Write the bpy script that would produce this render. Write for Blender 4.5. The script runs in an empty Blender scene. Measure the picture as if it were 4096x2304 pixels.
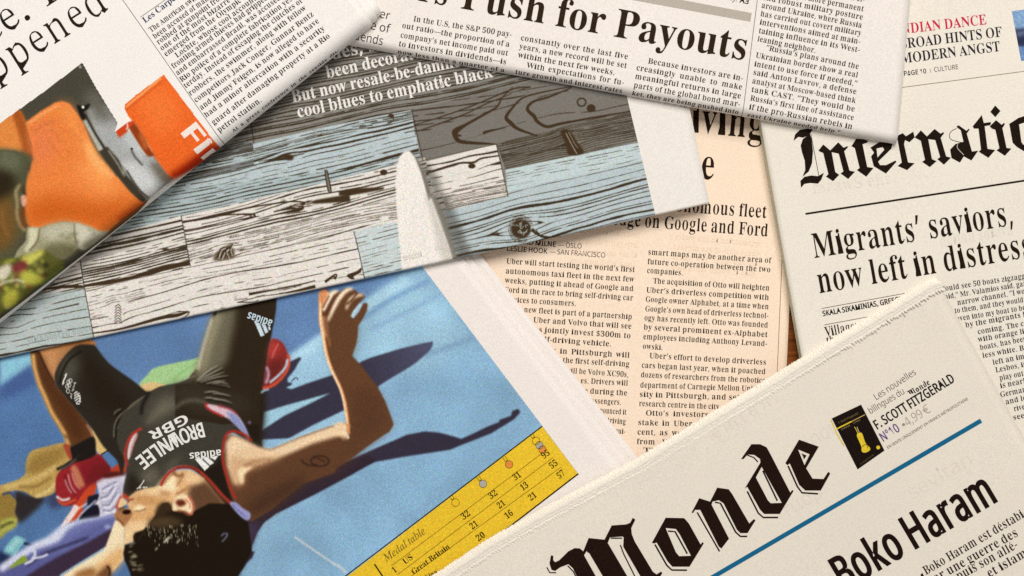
import bpy, math, random
import numpy as np
from mathutils.geometry import tessellate_polygon
from mathutils import Vector

random.seed(7)
RNG = np.random.default_rng(11)
scene = bpy.context.scene

# ------------------------------------------------------------------ camera, light
# the picture is 4096 x 2304 units wide; one unit is 0.11 mm on the table
S = 1.1e-4
H = 0.60
cam = bpy.data.cameras.new('camera')
cam_ob = bpy.data.objects.new('camera', cam)
scene.collection.objects.link(cam_ob)
cam_ob.location = (0, 0, H)
cam.sensor_width = 36.0
cam.lens = 36.0 * H / (4096 * S)
cam.clip_start = 0.01
cam.clip_end = 50.0
scene.camera = cam_ob

world = bpy.data.worlds.new('World')
scene.world = world
world.use_nodes = True
world.node_tree.nodes['Background'].inputs[0].default_value = (1.0, 0.975, 0.945, 1)
world.node_tree.nodes['Background'].inputs[1].default_value = 0.30


def area_lamp(name, loc, size, power, colour):
    li = bpy.data.lights.new(name, 'AREA')
    li.shape = 'SQUARE'
    li.size = size
    li.energy = power
    li.color = colour
    o = bpy.data.objects.new(name, li)
    scene.collection.objects.link(o)
    o.location = loc
    o.rotation_euler = (Vector((0, 0, 0)) - Vector(loc)).to_track_quat('-Z', 'Y').to_euler()
    return o


area_lamp('soft_area_light', (0.10, 1.35, 1.75), 1.1, 47.0, (1.0, 0.975, 0.94))  # one broad area lamp, added to give the soft light from above
scene.cycles.use_denoising = False   # keep the grain of newsprint
scene.view_settings.view_transform = 'Standard'
scene.view_settings.look = 'None'
scene.view_settings.exposure = 0.0
scene.view_settings.gamma = 1.0


# ------------------------------------------------------------------ helpers
def W(p, z):
    """picture units on a sheet lying at height z -> world x, y"""
    p = np.asarray(p, float)
    k = S * (H - z) / H
    return (p[..., 0] - 2048) * k, (1152 - p[..., 1]) * k


TILES = {'1': (0, 0, .54390), '2': (1350, 0, .54390), '3': (2696, 0, .54390),
         '4': (0, 758, .54390), '5': (1350, 758, .54390), '6': (2696, 758, .54390),
         '7': (0, 1516, .54390), '8': (1350, 1516, .54390), '9': (2696, 1516, .54390),
         'a': (0, 1300, .31056), 'b': (700, 1200, .31056), 'c': (400, 1560, .54945),
         'd': (0, 1854, .54945), 'e': (700, 1854, .54945), 'f': (1100, 1100, .54945),
         'g': (0, 250, .54945), 'h': (0, 650, .54945), 'i': (0, 950, .54945),
         'j': (2150, 1700, .82418), 'k': (1300, 0, .48077), 'l': (3300, 1050, .5471),
         'o': (0, 0, 1.59006), 'p': (0, 0, 1.0)}


def q(s):
    """'3 10,20 30,40 5 1,2' -> points; a lone character picks the measuring grid"""
    out = []
    t = TILES['p']
    for w in s.split():
        if ',' in w:
            x, y = w.split(',')
            out.append((t[0] + float(x) * t[2], t[1] + float(y) * t[2]))
        else:
            t = TILES[w]
    return np.array(out)


def lin(c):
    c = np.asarray(c, float) / 255.0
    return np.where(c <= 0.04045, c / 12.92, ((c + 0.055) / 1.055) ** 2.4)


def smooth(pts, closed=True, n=5):
    P = np.asarray(pts, float)
    m = len(P)
    out = []
    for i in range(m if closed else m - 1):
        if closed:
            p0, p1, p2, p3 = P[(i - 1) % m], P[i], P[(i + 1) % m], P[(i + 2) % m]
        else:
            p0, p1, p2, p3 = P[max(i - 1, 0)], P[i], P[i + 1], P[min(i + 2, m - 1)]
        for k in range(n):
            t = k / n
            out.append(0.5 * ((2 * p1) + (p2 - p0) * t + (2 * p0 - 5 * p1 + 4 * p2 - p3) * t * t
                              + (3 * p1 - p0 - 3 * p2 + p3) * t ** 3))
    if not closed:
        out.append(P[-1])
    return np.array(out)


# ------------------------------------------------------------------ materials
def nn(nt, kind, **kw):
    n = nt.nodes.new(kind)
    for k, v in kw.items():
        setattr(n, k, v)
    return n


def math_node(nt, op, a, b=None, c=None):
    n = nn(nt, 'ShaderNodeMath', operation=op)
    for i, v in enumerate((a, b, c)):
        if v is None:
            continue
        if hasattr(v, 'links'):
            nt.links.new(v, n.inputs[i])
        else:
            n.inputs[i].default_value = v
    return n.outputs[0]


def noise(nt, co, scale, detail=2.0, rough=0.5):
    n = nn(nt, 'ShaderNodeTexNoise')
    n.inputs['Scale'].default_value = scale
    n.inputs['Detail'].default_value = detail
    n.inputs['Roughness'].default_value = rough
    nt.links.new(co, n.inputs['Vector'])
    return n


def base_material(name):
    m = bpy.data.materials.new(name)
    m.use_nodes = True
    nt = m.node_tree
    b = nt.nodes['Principled BSDF']
    b.inputs['Roughness'].default_value = 0.85
    b.inputs['Specular IOR Level'].default_value = 0.04
    geo = nn(nt, 'ShaderNodeNewGeometry')
    return m, nt, b, geo.outputs['Position']


def speckle(nt, co, fine, mottle):
    """grain of the pulp, multiplying the base colour: about 1 with small variation"""
    a = noise(nt, co, 1900, 0.0, 0.5).outputs['Fac']
    b = noise(nt, co, 3600, 0.0, 0.5).outputs['Fac']
    c = noise(nt, co, 28, 4.0, 0.6).outputs['Fac']
    f = math_node(nt, 'MULTIPLY_ADD', a, fine * 2.2, 1.0 - fine * 1.1)
    g = math_node(nt, 'MULTIPLY_ADD', b, fine * 2.0, -fine)
    h = math_node(nt, 'MULTIPLY_ADD', c, mottle * 2, -mottle)
    return math_node(nt, 'ADD', math_node(nt, 'ADD', f, g), h)


def colour_grain(nt, co, amount):
    """slight colour cast differences between specks (ink and fibre)"""
    n = noise(nt, co, 2100, 0.0, 0.5)
    mx = nn(nt, 'ShaderNodeMix', data_type='RGBA', blend_type='MIX')
    mx.inputs[0].default_value = amount
    mx.inputs[6].default_value = (1, 1, 1, 1)
    sc = nn(nt, 'ShaderNodeVectorMath', operation='SCALE')
    nt.links.new(n.outputs['Color'], sc.inputs[0])
    sc.inputs['Scale'].default_value = 2.0
    nt.links.new(sc.outputs[0], mx.inputs[7])
    return mx.outputs[2]


def mul_colour(nt, col, fac):
    v = nn(nt, 'ShaderNodeVectorMath', operation='SCALE')
    if hasattr(col, 'links'):
        nt.links.new(col, v.inputs[0])
    else:
        v.inputs[0].default_value = col
    nt.links.new(fac, v.inputs['Scale'])
    return v.outputs[0]


def mulv(nt, a, b):
    v = nn(nt, 'ShaderNodeVectorMath', operation='MULTIPLY')
    nt.links.new(a, v.inputs[0])
    nt.links.new(b, v.inputs[1])
    return v.outputs[0]


def paper_material(name, rgb, fine=0.11, mottle=0.035, bump=0.12):
    m, nt, b, co = base_material(name)
    c = tuple(lin(rgb))
    col = mul_colour(nt, c, speckle(nt, co, fine, mottle))
    # scattered darker fibres in the recycled pulp
    fib = noise(nt, co, 620, 3.0, 0.7).outputs['Fac']
    thr = nn(nt, 'ShaderNodeMapRange')
    nt.links.new(fib, thr.inputs['Value'])
    thr.inputs['From Min'].default_value = 0.70
    thr.inputs['From Max'].default_value = 0.80
    thr.inputs['To Min'].default_value = 1.0
    thr.inputs['To Max'].default_value = 0.86
    col = mul_colour(nt, col, thr.outputs[0])
    col = mulv(nt, col, colour_grain(nt, co, 0.045))
    nt.links.new(col, b.inputs['Base Color'])
    bp = nn(nt, 'ShaderNodeBump')
    bp.inputs['Strength'].default_value = bump
    bp.inputs['Distance'].default_value = 0.0004
    nt.links.new(noise(nt, co, 300, 5.0, 0.65).outputs['Fac'], bp.inputs['Height'])
    nt.links.new(bp.outputs[0], b.inputs['Normal'])
    return m


INKS = {}


def ink(rgb, fine=0.5):
    rgb = tuple(c * .72 for c in rgb) if max(rgb) < 70 else rgb
    key = tuple(rgb)
    if key in INKS:
        return INKS[key]
    m, nt, b, co = base_material('printing_ink')
    col = mul_colour(nt, tuple(lin(rgb)), speckle(nt, co, fine if max(rgb) < 110 else 0.12, 0.06))
    col = mulv(nt, col, colour_grain(nt, co, 0.5 if max(rgb) < 110 else 0.15))
    nt.links.new(col, b.inputs['Base Color'])
    b.inputs['Roughness'].default_value = 0.7
    INKS[key] = m
    return m


def print_material(name='printed_photo', fine=0.16):
    m, nt, b, co = base_material(name)
    at = nn(nt, 'ShaderNodeAttribute', attribute_name='print')
    col = mul_colour(nt, at.outputs['Color'], speckle(nt, co, fine, 0.05))
    col = mulv(nt, col, colour_grain(nt, co, 0.26))
    nt.links.new(col, b.inputs['Base Color'])
    b.inputs['Roughness'].default_value = 0.6
    return m


PRINT = print_material()
BLACK = (48, 32, 20)
# ------------------------------------------------------------------ lettering
FONT_DATA = r"""
Ba+3)z&@)j&H)_&V)Y&k)(&I(K&>(,&C&p&R&a&j&[(+&g(T(+(u(d)5)X)O)X*&)U*@)L*P)<*Z)$*_(`*X(W*Q(T*H(^*7(h)y(e)i(Z)[(K)S(9)P(&)S&u)]&l)l&i)~&m*9&y*L(1*^(K*k(k*s)3*u)q*o*=*Z*S*9*[)d*[(**^&p*g&j*w&r+#&d*]&F*5&= )?&q)X(+)X):)5).(w(x(h(_(c(@(k&v(v&m)(&j
Bb+D&s+`&m,,&O,7&O,G(w,G(w*M)@*k)o*u*4*p*R*b*k*J*}*++-)b+1)7+,(c*z(7*c&p*D&T){&C)Q&=)$&F(U&d&}&<&s&< )g&_)z&y*((K*+)1*()g)y*1)f*G)I*N),*D(}*7(w*((w(1(z&u)%&d)4&Y)H&U
Bc*[(d&B(C&R(&&k&n(0&`(V&Z)&&a)U&p*!(,*E(L*`(r*p)@*v)l*q*0*a*E*I*K*+*I)v*@)i*3)a)~)^)m)a)`)j)X)x)U*1)V*;)V*E)O*X):*`(}*X(k*C(a)}(])L(c(h(v(8)7&x)^&n*$&w*E(4*S((*8&f)u&O)R&A)-&=
Bd+M(W&B(:&Q&}&k&k(.&_(T&Z)#&`)U&l*!(!*F(=*`(]*p)!*u)N*l)q*N)q+m)n,!)f,.)A,7)A,G*v,G*v(7*|&q+*&h+<&d+<&R*]&M)q&=)q&o)a&Y)M&I)7&@(y&= )L&g)[&q)i(#)q(8)q*()k*7)`*D)?*O)#*G(o*0(f)d(c)*(e(N(o(%)!&l)<&d
Be*d(b&B(A&Q(%&k&m(1&`(Y&Z).&`)Z&n*%(&*G(C*a(e*p).*u)c*l*/*N*H)|*Q)>*Q)7(b)7(h(](w(5)5&z)X&r*!&}*D(B*S(5*8&l)v&R)R&B)+&= )Z)Q)Z)i)R*K)F*Z)2*`(z*Y(l*H(d**(a)](a)Q
Bf)h&V&W&p&^&z&k&|(5&|*K&W*K&W*m&|*m&|+<((+l(A,4(h,I)?,Q)f,L*%,>*7,)*=+l*:+X*2+J*$+A)r+>)T+H)L+S)J+c)R,#)U,*)V,1)R,9)E,;)4,8)*,.)$+b)$*m)]*m)]*K)$*K)$(-)&&p)/&b)>&Y)X&W)X&G&V&G
Bg*~(E$v&x%(&^%>&U%W&Y%h&d%u(1&-&k&F&`&f&d&~&r(6(/(H(R(Z(/(m&r)&&c)D&^)f&c*(&p*B((*W(D*h(e*r).*u)U*r){*g*t*g*t*B*B*B*T*!*Y)]*V)A*J)(*8(p)|(a)_(V)=(S).(S({(T(](J(T(@(Q(3([(!(z&y)@&y*9&p*S&e*f&T*o&>*s%~*h%R*F%1)m$y)!$r )C(o)O)!)V)>)X)e)V*/)O*J)C*Z).*`(v*Z(i*J(b*/(_)e(b)>(i)!(v(o).(i )_%1*#%:*7%J*=%a*:%p*/%z)_&$(M&$(;%o(5%Y(;%I(K%;(g%1)2%.
Bh+X&Y&W&u&b&|(#&|+k&v,-&l,5&Z,8&Z,G)$,G)$*A)9*W)O*h)i*r*)*u*O*o*l*Z*|*8+$)f+$(#+,&b+6&Z+F&W+F&G)[&G)[&W)a&W)v&b)}(#)})k)w*8)m*B)]*E)>*<)$)})$(#)+&b)5&Z)E&W)E&G&Y&G
Bi)W(=+I(-+S&~+e&z+x&~,0(-,A(=,L(Q,O(e,L(v,A)#,0)(+x)#+e(u+S(e+I(Q+E &Y&W&u&b&|(#&|*2&w*S&[*[&]*m)$*m)$(#)+&b)E&W)E&G&Y&G
Bj)d(B+J(2+U(&+f(#+z(&,2(3,B(C,M(V,Q(k,M({,B)*,2).+z)*+f({+U(k+J(V+F &<${%w%9%n%J%k%]%n%n%v%{&&&&&8&*&V%|&_%p&b%a&Z%K&R%;&W%1&g%-&y%1(%%>(,%m(,*0(#*R&s*Y&^*]&^*m)0*m)0&2)(%Y(l%4(D$y&l$r
Bk+B&X&W&u&b&|(#&|+j&w,-&n,4&[,7&],G)$,G)$):)u*.*%*>***L)}*X)c*[)`*[)`*m+4*m+4*[*k*R*I*:)p)c+5&j+C&]+S&W+S&G)e&G)e&W)k&W)|&[*$&h)z&y)4)#)$(s)$(#)+&b)E&W)E&G&X&G
Bl)X&Y&W&u&b&|(#&|+j&w,-&n,4&[,7&[,G)$,G)$(#)+&b)E&W)E&G&Y&G
Bm-O&Y&W&u&b&|(#&|*3&v*R&l*Y&Z*]&Z*m)!*m)!*?)7*V)M*h)f*r*!*u*B*r*Z*g*m*T*w*;+0*T+G*g+b*r+~*u,G*o,c*Z,s*8,y)f,y(#-!&b--&Z-=&W-=&G+T&G+T&W+e&Z+o&b+v(#+v)k+p*8+f*B+T*E+8*=*{*!*{(#+%&b+/&Z+?&W+?&G)X&G)X&W)i&Z)s&b)z(#)z)k)t*8)j*B)X*E);*<)!)})!(#))&c)3&Z)B&W)B&G&Y&G
Bn+X&Y&W&u&b&|(#&|*3&v*R&l*Y&Z*]&Z*m)$*m)$*A)9*X)O*i)i*r*)*u*O*o*l*Z*|*8+$)f+$(#+,&b+6&Z+F&W+F&G)[&G)[&W)a&W)v&b)}(#)})k)w*8)m*B)]*E)>*<)$)})$(#)+&b)5&Z)E&W)E&G&Y&G
Bo++(l&B(F&R((&m&n(2&`(Z&Z)+&`)X&n*$((*F(F*`(l*p)9*u)c*p*+*a*I*G*a*%*o)Y*t)+*o(X*a(1*I&l*+&R)d&B):&= )R&Y)c&o)k(=)n)+)k)u)b*E)Q*Z):*b(}*Z(m*E(e)u(b)+(e(>(m&o(}&Y):&R
Bp+N&X%%&p%-&z%=&|%c&|*)&v*Q&Z*^&Z*m(|*m(|*=)1*U)E*h)]*r)x*v*>*q*[*a*t*H+**&+5)]+9)1+5(^+)(4*s&n*Y&S*;&B)u&=)H&H)$&h)$%i))%?)8%,)V%&)V$s&X$s )p&l*$(&*/(O*3)+*0)b*&*.)s*D)X*L)<*A)$)})$(1)8&n)T&d
Bq+G)@%&)h%0)o%<)r%O)r&e)L&G({&>(X&B(;&Q&~&i&l(,&`(Q&[(}&a)Q&p)|(+*D(I*`(n*p);*v)i*m*7*O*l*w*w*w*w%O*}%1+,%*+=%&+=$s)@$s )b&p)l&|)r(/)r*&)o*?)g*O)X*Y)D*^)&*T(p*;(e)l(b)-(e(P(p(()&&m)D&f
Br*U&Y&W&u&b&|(#&|*2&v*S&[*[&]*m)!*m)!*2)6*N)L*d)d*q){*u*8*r*I*g*T*U*W*@*U*.*L)|*?)s*.)p)p)y)a*0)N*:)@*5)3*&)))n)%)Q)%(#))&m)0&a)V&W)V&G&Y&G
Bs*V(g&A(C&M(5&P((&K&{&>&l&>&l(U&}(U(.(0(C&o(]&](y&V)3&Y)D&c)N&p)Q(%)H(@)-(U(W(o(8)$&~):&q)R&m)n&t*9(-*Y(N*o(z*v)7*s)X*k)`*i)g*h)q*k)x*v***v**)p)v)p)i*4)U*K)?*Y)%*_(o*](a*T(X*H(U*9(`)z)!)f)P)N)o)=*&)(*3(l*7(K*0&{)v&Y)S&D)(&=
Bt)v(E&C(.&Q&}&l&x(3&x*M&[*M&[*c(D+L(n,((},((}*m)b*m)b*M(}*M(}(>)%&{).&s)9&p)N&y)`(7)p(.)_&i)G&P),&B(i&>
Bu+R(G&D(-&X&{&{&v(M&v*.&o*P&e*Y&R*]&R*m({*m({(6)(&v)3&n)B&l)_&s)v(.)v*.)o*Q)c*Y)N*])N*m*{*m*{(2+%&o+C&f+C&T*c&N)v&=)v&p)c&Z)K&J)1&@(p&=
Bv*i&n*.&^*O&S*X&D*[&D*m)5*m)5*])-*](u*X(n*J(o*B)J(g)~*3*&*F)z*W)]*])]*m*h*m*h*^*W*W*L*M*:*))1&=({&=
Bw,3&X*?&M*R&<*[&<*m(w*m(w*[(e*W(_*J(a*@(e*3)8(l)e)})Z*@)O*V)9*^)9*m*z*m*z*[*e*V*_*J*_*C*a*<++(z+Y*6+_*I+W*W+?*^+?*m,=*m,=*^,)*R+x*8*g&=*W&=)q)V(y&=(g&=
Bx*v&L&V&j&e(*(#(h(u&s*=&`*S&K*[&K*m):*m):*])#*Y(y*N)%*:)H)`)r*7)|*M)u*X)Z*])Z*m*n*m*n*_*Q*Q*4*4)W)I*Y&l*f&]*v&V*v&G),&G),&W)C&Z)J&f)>(&(w(_(M()(A&j(H&[(_&V(c&V(c&G&L&G
By*c&e$u&Q%$&D%7&@%N&C%`&L%n&Y%x&l%{(,%r(4%f(7%V(6%Q(6%K(9%B(B%?(O%F(_%X(n%w(y&B&l*1&a*I&V*U&D*[&B*[&B*m)3*m)3*[(u*W(m*I(o*A(r*7)J(d)x*&)~*:*#*H)w*W)]*[)]*m*c*m*c*[*U*X*K*O*9*()3&/(n%B(^%-(K${&|$r
Bz*[&T&U)9*U(m*U(L*Q(4*F(!*0&t)j&b)j&h*m*I*m*I*Y(k&a))&a)S&f)q&t**(1*:(W*J(W*B&G&T&G
BA,5&>&Y&P&]&`&f&y(7)`,R)r,Q+[(C+w&j,)&^,;&Y,;&G)w&G)w&Y*D&a*N&j*Q&v*G(=*3(q(S(q(;(3(8(&(7&x(:&k(C&b(i&Y(m&Y(m&G&>&G *()2)B*v(^)2
BB,;&W&X&u&^(*&h(4&{(7(>(7+L(1+x&{,1&V,7&V,G)n,G*`,A+;,-+N+z+]+h+e+R+h+:+a*p+L*Q+**;*U*-+3)y+])`+v)>+~(q+{(R+s(8+d&~+N&k*q&P*#&G&W&G )M*2)|*7*=*F*M*d*S+4*O+]*C+x*.,,)j,2)W,0)M,))G+c)G*2 *9&f*Q&y*_(=*d(m*^)A*K)b*+)s)V)y)G)y)G(-)O&i)[&b)p&`
BC,T)R&D(v&[(G(#(#(T&j)3&b)v&j*](#+:(H+k(x,3)T,J*9,Q*l,K+J,8+`,3+t,;,!,Q,5,Q,5*k,#*k+d+G+?+s*p,2*?,;*!,8)f,.)P+y)?+a)(*x(})t))(w)4(S)B(6)U&|)m&l*-&c*L&`*u&e+A&u+g(3,,(V,?(E+u&u+H&U*q&B*7&<
BD,q&[&X&w&](+&f(3&v(6(7(6+Q(3+s(),*&s,3&V,7&V,G)p,G*L,D+!,9+M,%+q+h,1+G,D*|,P*M,T)v,P)?,E(m,2(E+t($+Q&h+(&U*S&K)v&G&[&G *3&c*M&m*e&}*v(7+2(x+:)w+2*u*v+Y*d+p*M,#*3,.)q,1)[,/)O,&)G+])G(4)O&j)[&c)p&`
BE,:&U&X&t&[(*&f(4&x(7(:(7+L(4+q(*,)&t,3&W,7&W,G+k,G+k*w+Z*w+L+P+/+r*^,()z,.)Y,,)K+})H+`)H*,)R*,)z*2*9*C*K*c*V+4*g+4*g(c*U(c*G)F*9)Z*&)g)J)p)H)p)H(/)J&w)Q&k)x&d*J&f*p&o+4&}+N(7+e(U+w(|,.(|+n&G&U&G
BF+p&V&X&u&_(*&j(4&}(7(@(7+R(3+q(),&&s,1&U,7&U,G+f,G+f*w+T*w+L+@+>+]+++r*m,#*I,,)x,/)Y,-)K,$)G+j)G*-)O*-)w*3*6*D*H*d*R+6*e+6*e(c*S(c*H)9*7)Y)w)l)N)r)G)r)G(=)M&s)U&g)d&`*7&X*7&G&V&G
BG,})Y&D(z&Z(I(!($(S&k)2&d)w&k*^($+;(I+k(x,3)T,J*7,Q*n,K+L,9+`,4+r,;,!,Q,5,Q,5*k,#*k+o+5+Y+V+@+r+#,**b,7*A,;*$,8)h,.)R+y)A+a)**y)!)v)+(t)6(N)E(/)X&t)o&b*,&W*I&T*k&W+!&c+.&u+2(3+2(m+.)++#);*l)D*I)G*I)W,u)W,u)G,Y)D,I)<,A),,>(m,>&e+@&G*B&=
BH-0&V&X&u&^(*&h(4&z(7(=(7+V(3+r(*,(&t,2&W,7&W,G*(,G*(,7)^,0)L+{)G+V)G*1+1*1+1+V+,+{*w,0*P,7*P,G,|,G,|,7,_,2,M,(,D+s,A+V,A(=,D&|,M&i,_&^,|&X,|&G*P&G*P&X*n&]+#&g+.&y+1(=+1)o)G)o)G(=)J&z)S&h)f&^*(&X*(&G&V&G
BI*;&T&X&r&_()&h(4&y(7(7(7+_(4+x(+,+&u,3&T,7&T,G**,G**,7)h,3)U,+)K+x)H+_)H(9)L&t)`&b*,&X*,&G&T&G
BJ+$(:%e&{%m&e%{&R&1&G&F&D&_&G&t&R()&b(3&t(7(,(3(;(*(E&w(I&d(A&F(9&4(@&#(U%{(k&!(x&.)$&])$+J({+u(t,%(g,.(;,7(;,G*q,G*q,7*K,/*@,&*:+w*5+J*5(E*,&])}&B)m&,)W%w)>%k(Y%b
BK-!&W&X&u&^(+&h(4&z(7(=(7+V(4+r(+,(&u,2&X,7&X,G*(,G*(,7)_,0)L+{)H+V)H)|*x+P+1+j+8+~+4,++),2*Y,7*Y,G,g,G,g,7,^,7,?,2+{,!+X+g+4+D*E*S,O&v,h&a-,&X-,&G*O&G*O&X*i&Y*y&]+)&j*s(.)X)h)H)W)H(=)K&z)T&h)g&^*(&X*(&G&W&G
BL,*&V&X&u&^(*&h(4&z(7(=(7+V(3+s(*,)&t,2&W,7&W,G*0,G*0,7)b,2)U,+)M+|)G+V)G(?)J&w)Y&g)|&d*L&g*r&p+4(#+M(<+c(]+u)+,+)++n&G&V&G
BM.D&U&X&s&^()&h(4&z(7(;(7+Y(3+|&},0&V,7&V,G)J,G*t({,A,G.3,G.3,7-t,1-c,&-X+q-U+U-U(A-Z&s-l&_.3&X.3&G+h&G+h&X,1&a,B&t,G(?,G+k*V&G*D&G(U+a(U(<(Y&x(e&f(x&[):&X):&G&U&G
BN,o(W+9(W(;(Z&y(d&g(u&])8&X)8&G&Y&G&Y&X&~&_(3&q(8(;(8+`&l,1&Y,7&Y,G)-,G+c):+c+T+^+z+L,/+%,7+%,G,a,G,a,7,B,2,1,),)+s,%+T,%&<+o&<
BO-2)g&A):&N(n&e(J(%(.(I&u(s&h)D&d)v&h*J&u*x(.+E(K+i(o,*);,@)j,N*?,R*p,N+@,@+i,+,/+k,K+G,b*z,o*K,s)v,o)D,b(s,K(I,.(%+g&e+>&N*m&A*;&< *Z&V*r&b+*&r+:(.+O(r+V)v+N*x+7+a+$+x*m,.*T,8*:,;){,8)d,.)O+y)?+a))*y(~)v)*(t)B(/)T&s)i&b*#&W*?&S
BP+~&V&X&u&^(*&h(4&z(7(=(7+V(3+r(*,(&t,2&W,7&W,G)h,G*U,D++,8+I,%+b+j+p+J+u+&+j*N+J*%+2)s*q)h*()`)G)`)G(=)J&z)S&h)f&^*(&X*(&G&V&G )Z)x**)}*F*3*U*Q*Z+#*V+R*I+r*2,))j,/)N,()G+j)G)x
BQ-2*r%6*<%K)m%p)L&F(z&](Q&z(2(B&w(n&h)A&d)v&h*J&u*x(.+E(K+i(o,*);,@)j,N*?,R*p,N+@,@+i,+,/+k,K+G,b*z,o*K,s)v,h)),Y(b,F(B,.($+m&j+$&G+;&#+U%g+u%V,=%Q,m%Y,p%F,3%4+U%. *Z&V*s&b+*&r+:(.+P(r+W)v+O*x+7+a+$+x*m,.*T,8*:,;){,8)d,.)O+y)?+a))*y(~)v)*(t)C(/)T&s)j&b*$&W*?&S
BR,Y&V&X&u&^(*&h(4&z(7(=(7+V(3+r(*,(&t,2&W,7&W,G)k,G*h,@+J,*+a+u+q+`+z+F+}+)+w*_+d*?+C*&*r)r,0&z,D&b,_&X,a&X,a&G+-&G)Z)f)G)f)G(=)J&z)S&h)f&^*(&X*(&G&V&G )])|*/*%*N*8*a*X*g++*b+U*R+s*9,))r,/)[,-)O,%)G+])G)|
BS+b&s)/(*)/(?(J([&z)%&`)V&V)y&[*7&l*G((*M(E*I(Z*?(n)s)1)4)P(])o(9*3(#*W&z+&&~+M(/+o(D,-(`,A)$,N)J,R)w,M*P,@*Y,>*c,=*p,B*w,R+.,R+.*v*y*v*m+=*[+]*F+v*.,-)p,9)S,=)4,8(y,*(j+r(e+W(i+?(v++)N*f*3*G*t){+,)e+9)M+B(r+=(I+.(%*q&e*O&O*%&A)Q&=)/&?(k&H(N&P(A&S(1&N()&<&s&<
BT,&(H&X(h&]({&g))&z)-(=)-,1)%,1(R,*(-+o&q+J&e*u&R*u&R,G+v,G+v*t+f*t+X+K+@+p*v,**C,1*=,1*=(=*A&y*J&f*_&]+!&X+!&G(H&G
BU,m)9&E(w&Q(_&e(L&|(?(=(5),(5+V(2+r(),(&s,2&V,7&V,G*%,G*%,7)[,0)J+{)F+V)F(y)K(D)]&{)z&e*I&^*}&g+F(#+](O+d)0+d+U+a+r+V,&+C,1+!,7+!,G,Z,G,Z,7,@,0,1,$,)+p,%+U,%)F,#(r+x(H+j(%+W&h+?&T*|&E*X&=*.&:
BV,,&t+X&^,#&O,0&9,7&9,G)e,G)e,7)7,0)-,&))+v)2+U*9(|+7+T+>+u+:,&+1,0*b,7*b,G,:,G,:,7,&,4+t,++Y+Z)x&:)f&:
BW.-&h+e&V,+&J,3&8,7&8,G)F,G)F,7)&,0(|,&(y+v)$+P)q)**d+<*T+k*L+~*A,-)w,7)w,G,7,G,7,7+p,0+h,&+e+x+k+^,Z)7-B+L-J+r-G,$-?,.,x,7,x,G.:,G.:,7.),1-x,$-e+V,>&<,,&<*s*l)O&<)<&<
BX,W&R&X&i&]&}&f(F(.)R)b(:+^&w,)&i,3&W,7&U,7&U,G**,G**,7)w,7)Y,1)O+{)Z+`*?*W*y+P+.+z++,(+!,0*[,7*[,G,J,G,J,7,G,7,+,3+o,&+@+P*O*?+y($,4&d,M&X,P&X,P&G*#&G*#&X*)&X*L&_*U&g*X&q*I(;)d)H(w(=(i&u(l&i(v&`)?&X)?&G&R&G
BY,*(Q&X(p&^)$&h).&z)2(=)2)D&v+_&e+z&U,-&H,3&:,6&:,G)a,G)a,6)T,6)8,0)-+|)5+d*.)t+(+I+8+t+4,$++,.*a,6*^,6*^,G,7,G,7,6+u,(+Z+d*B)]*B(=*E&z*N&h*a&^+!&X+!&G(Q&G
BZ,:&[&R*J,.)h,.(z,#(`+s(J+^(8+?()*s&t*s($,G+r,G+r,;)*&e*$&e*e&m+8()+[(S+s)5,()5+s&G&[&G
B0+R(r&H(G&`((()&o([&c)<&_*&&c*n&o+N((,#(G,H(r,`)N,g*(,`*Q,H*q,!+++M+7*m+<*%+7)<++(Z*q()*Q&`*&&H)M&@ )_&p)m&z*!(G*,),*.*%*,*}*!+b)m,-)`,7)N,;)=,7).,-(x+b(o*}(l*%(o),(x(G).&z)<&p)M&m
B1+R(-&l(e&l(t&n)!&u)+(;)++|(X+H(C+:(/+5&|+8&p+B&g+R&d+h(6+x(q,?)D,c*4,c*4(;*;&w*E&n*V&l+2&l+2&G(-&G
B2+R&`(1(h)<)L*+)l*j)t+N)q+q)f,+)U,9)?,=(~,6(k+|(a+W(]+#(9+(&z+3&h+H&b+h&f,!&s,9(+,K(H,Z(n,d)?,g*%,`*V,H*u,$+!+R*v+#*Y*O*#)n)+(w(C(6**(6*=(9*M(B*Z(Q*c(e*h(z+4(z+0&G&`&G
B3+R(b&C(=&L&}&Y&j&k&_&~&Z(6&_(L&l(^&~(h(8(k(>(E(O(*(j&v)/&p)X&y)j())x(;*#(U*&(x)|)?)h)[)F)o(v)u(K)u(K*C(y*C)C*I)^*_)n*~)s+J)o+l)e,()R,8):,=)$,9(r,.(a+c([+0(7+4&w+?&f+Q&`+m&j,2(*,M(X,a)>,g*!,`*T,J*t,&+!+T*w+**a*d*?*I)s*6*M*#*h)p*})Z+/)?+4(w+0(Q+#(2*o&t*V&a)x&H)4&@
B4+R(f&l(y&l)D&t)P(%)T(@)T(j&P(j&P)7)X,a*[,a*[):+F):+F(j*[(j*[(@*`(%*l&t+7&l+@&l+@&G(f&G )T):)T*U)U+:)X+|)N+f)?+I)/+-)!*v(#):
B5+R(d&C(@&L(%&Y&p&k&f&~&c(7&g(K&r(Y(&(c(=(f(D(?([&|(o&s)+&p)T&z)f(+)t(?)|([*!)$)y)Q)g)q)I*&)!*-(S*)(3)}&p*-(*,a*s,a*v+@*O+@*I+W*A+k**+r(U+r(J*O(k*V)9*Y*#*P*[*6*p)}+!)e+,)F+/)$++(X*{(7*i&x*P&c)t&H)6&@
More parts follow.
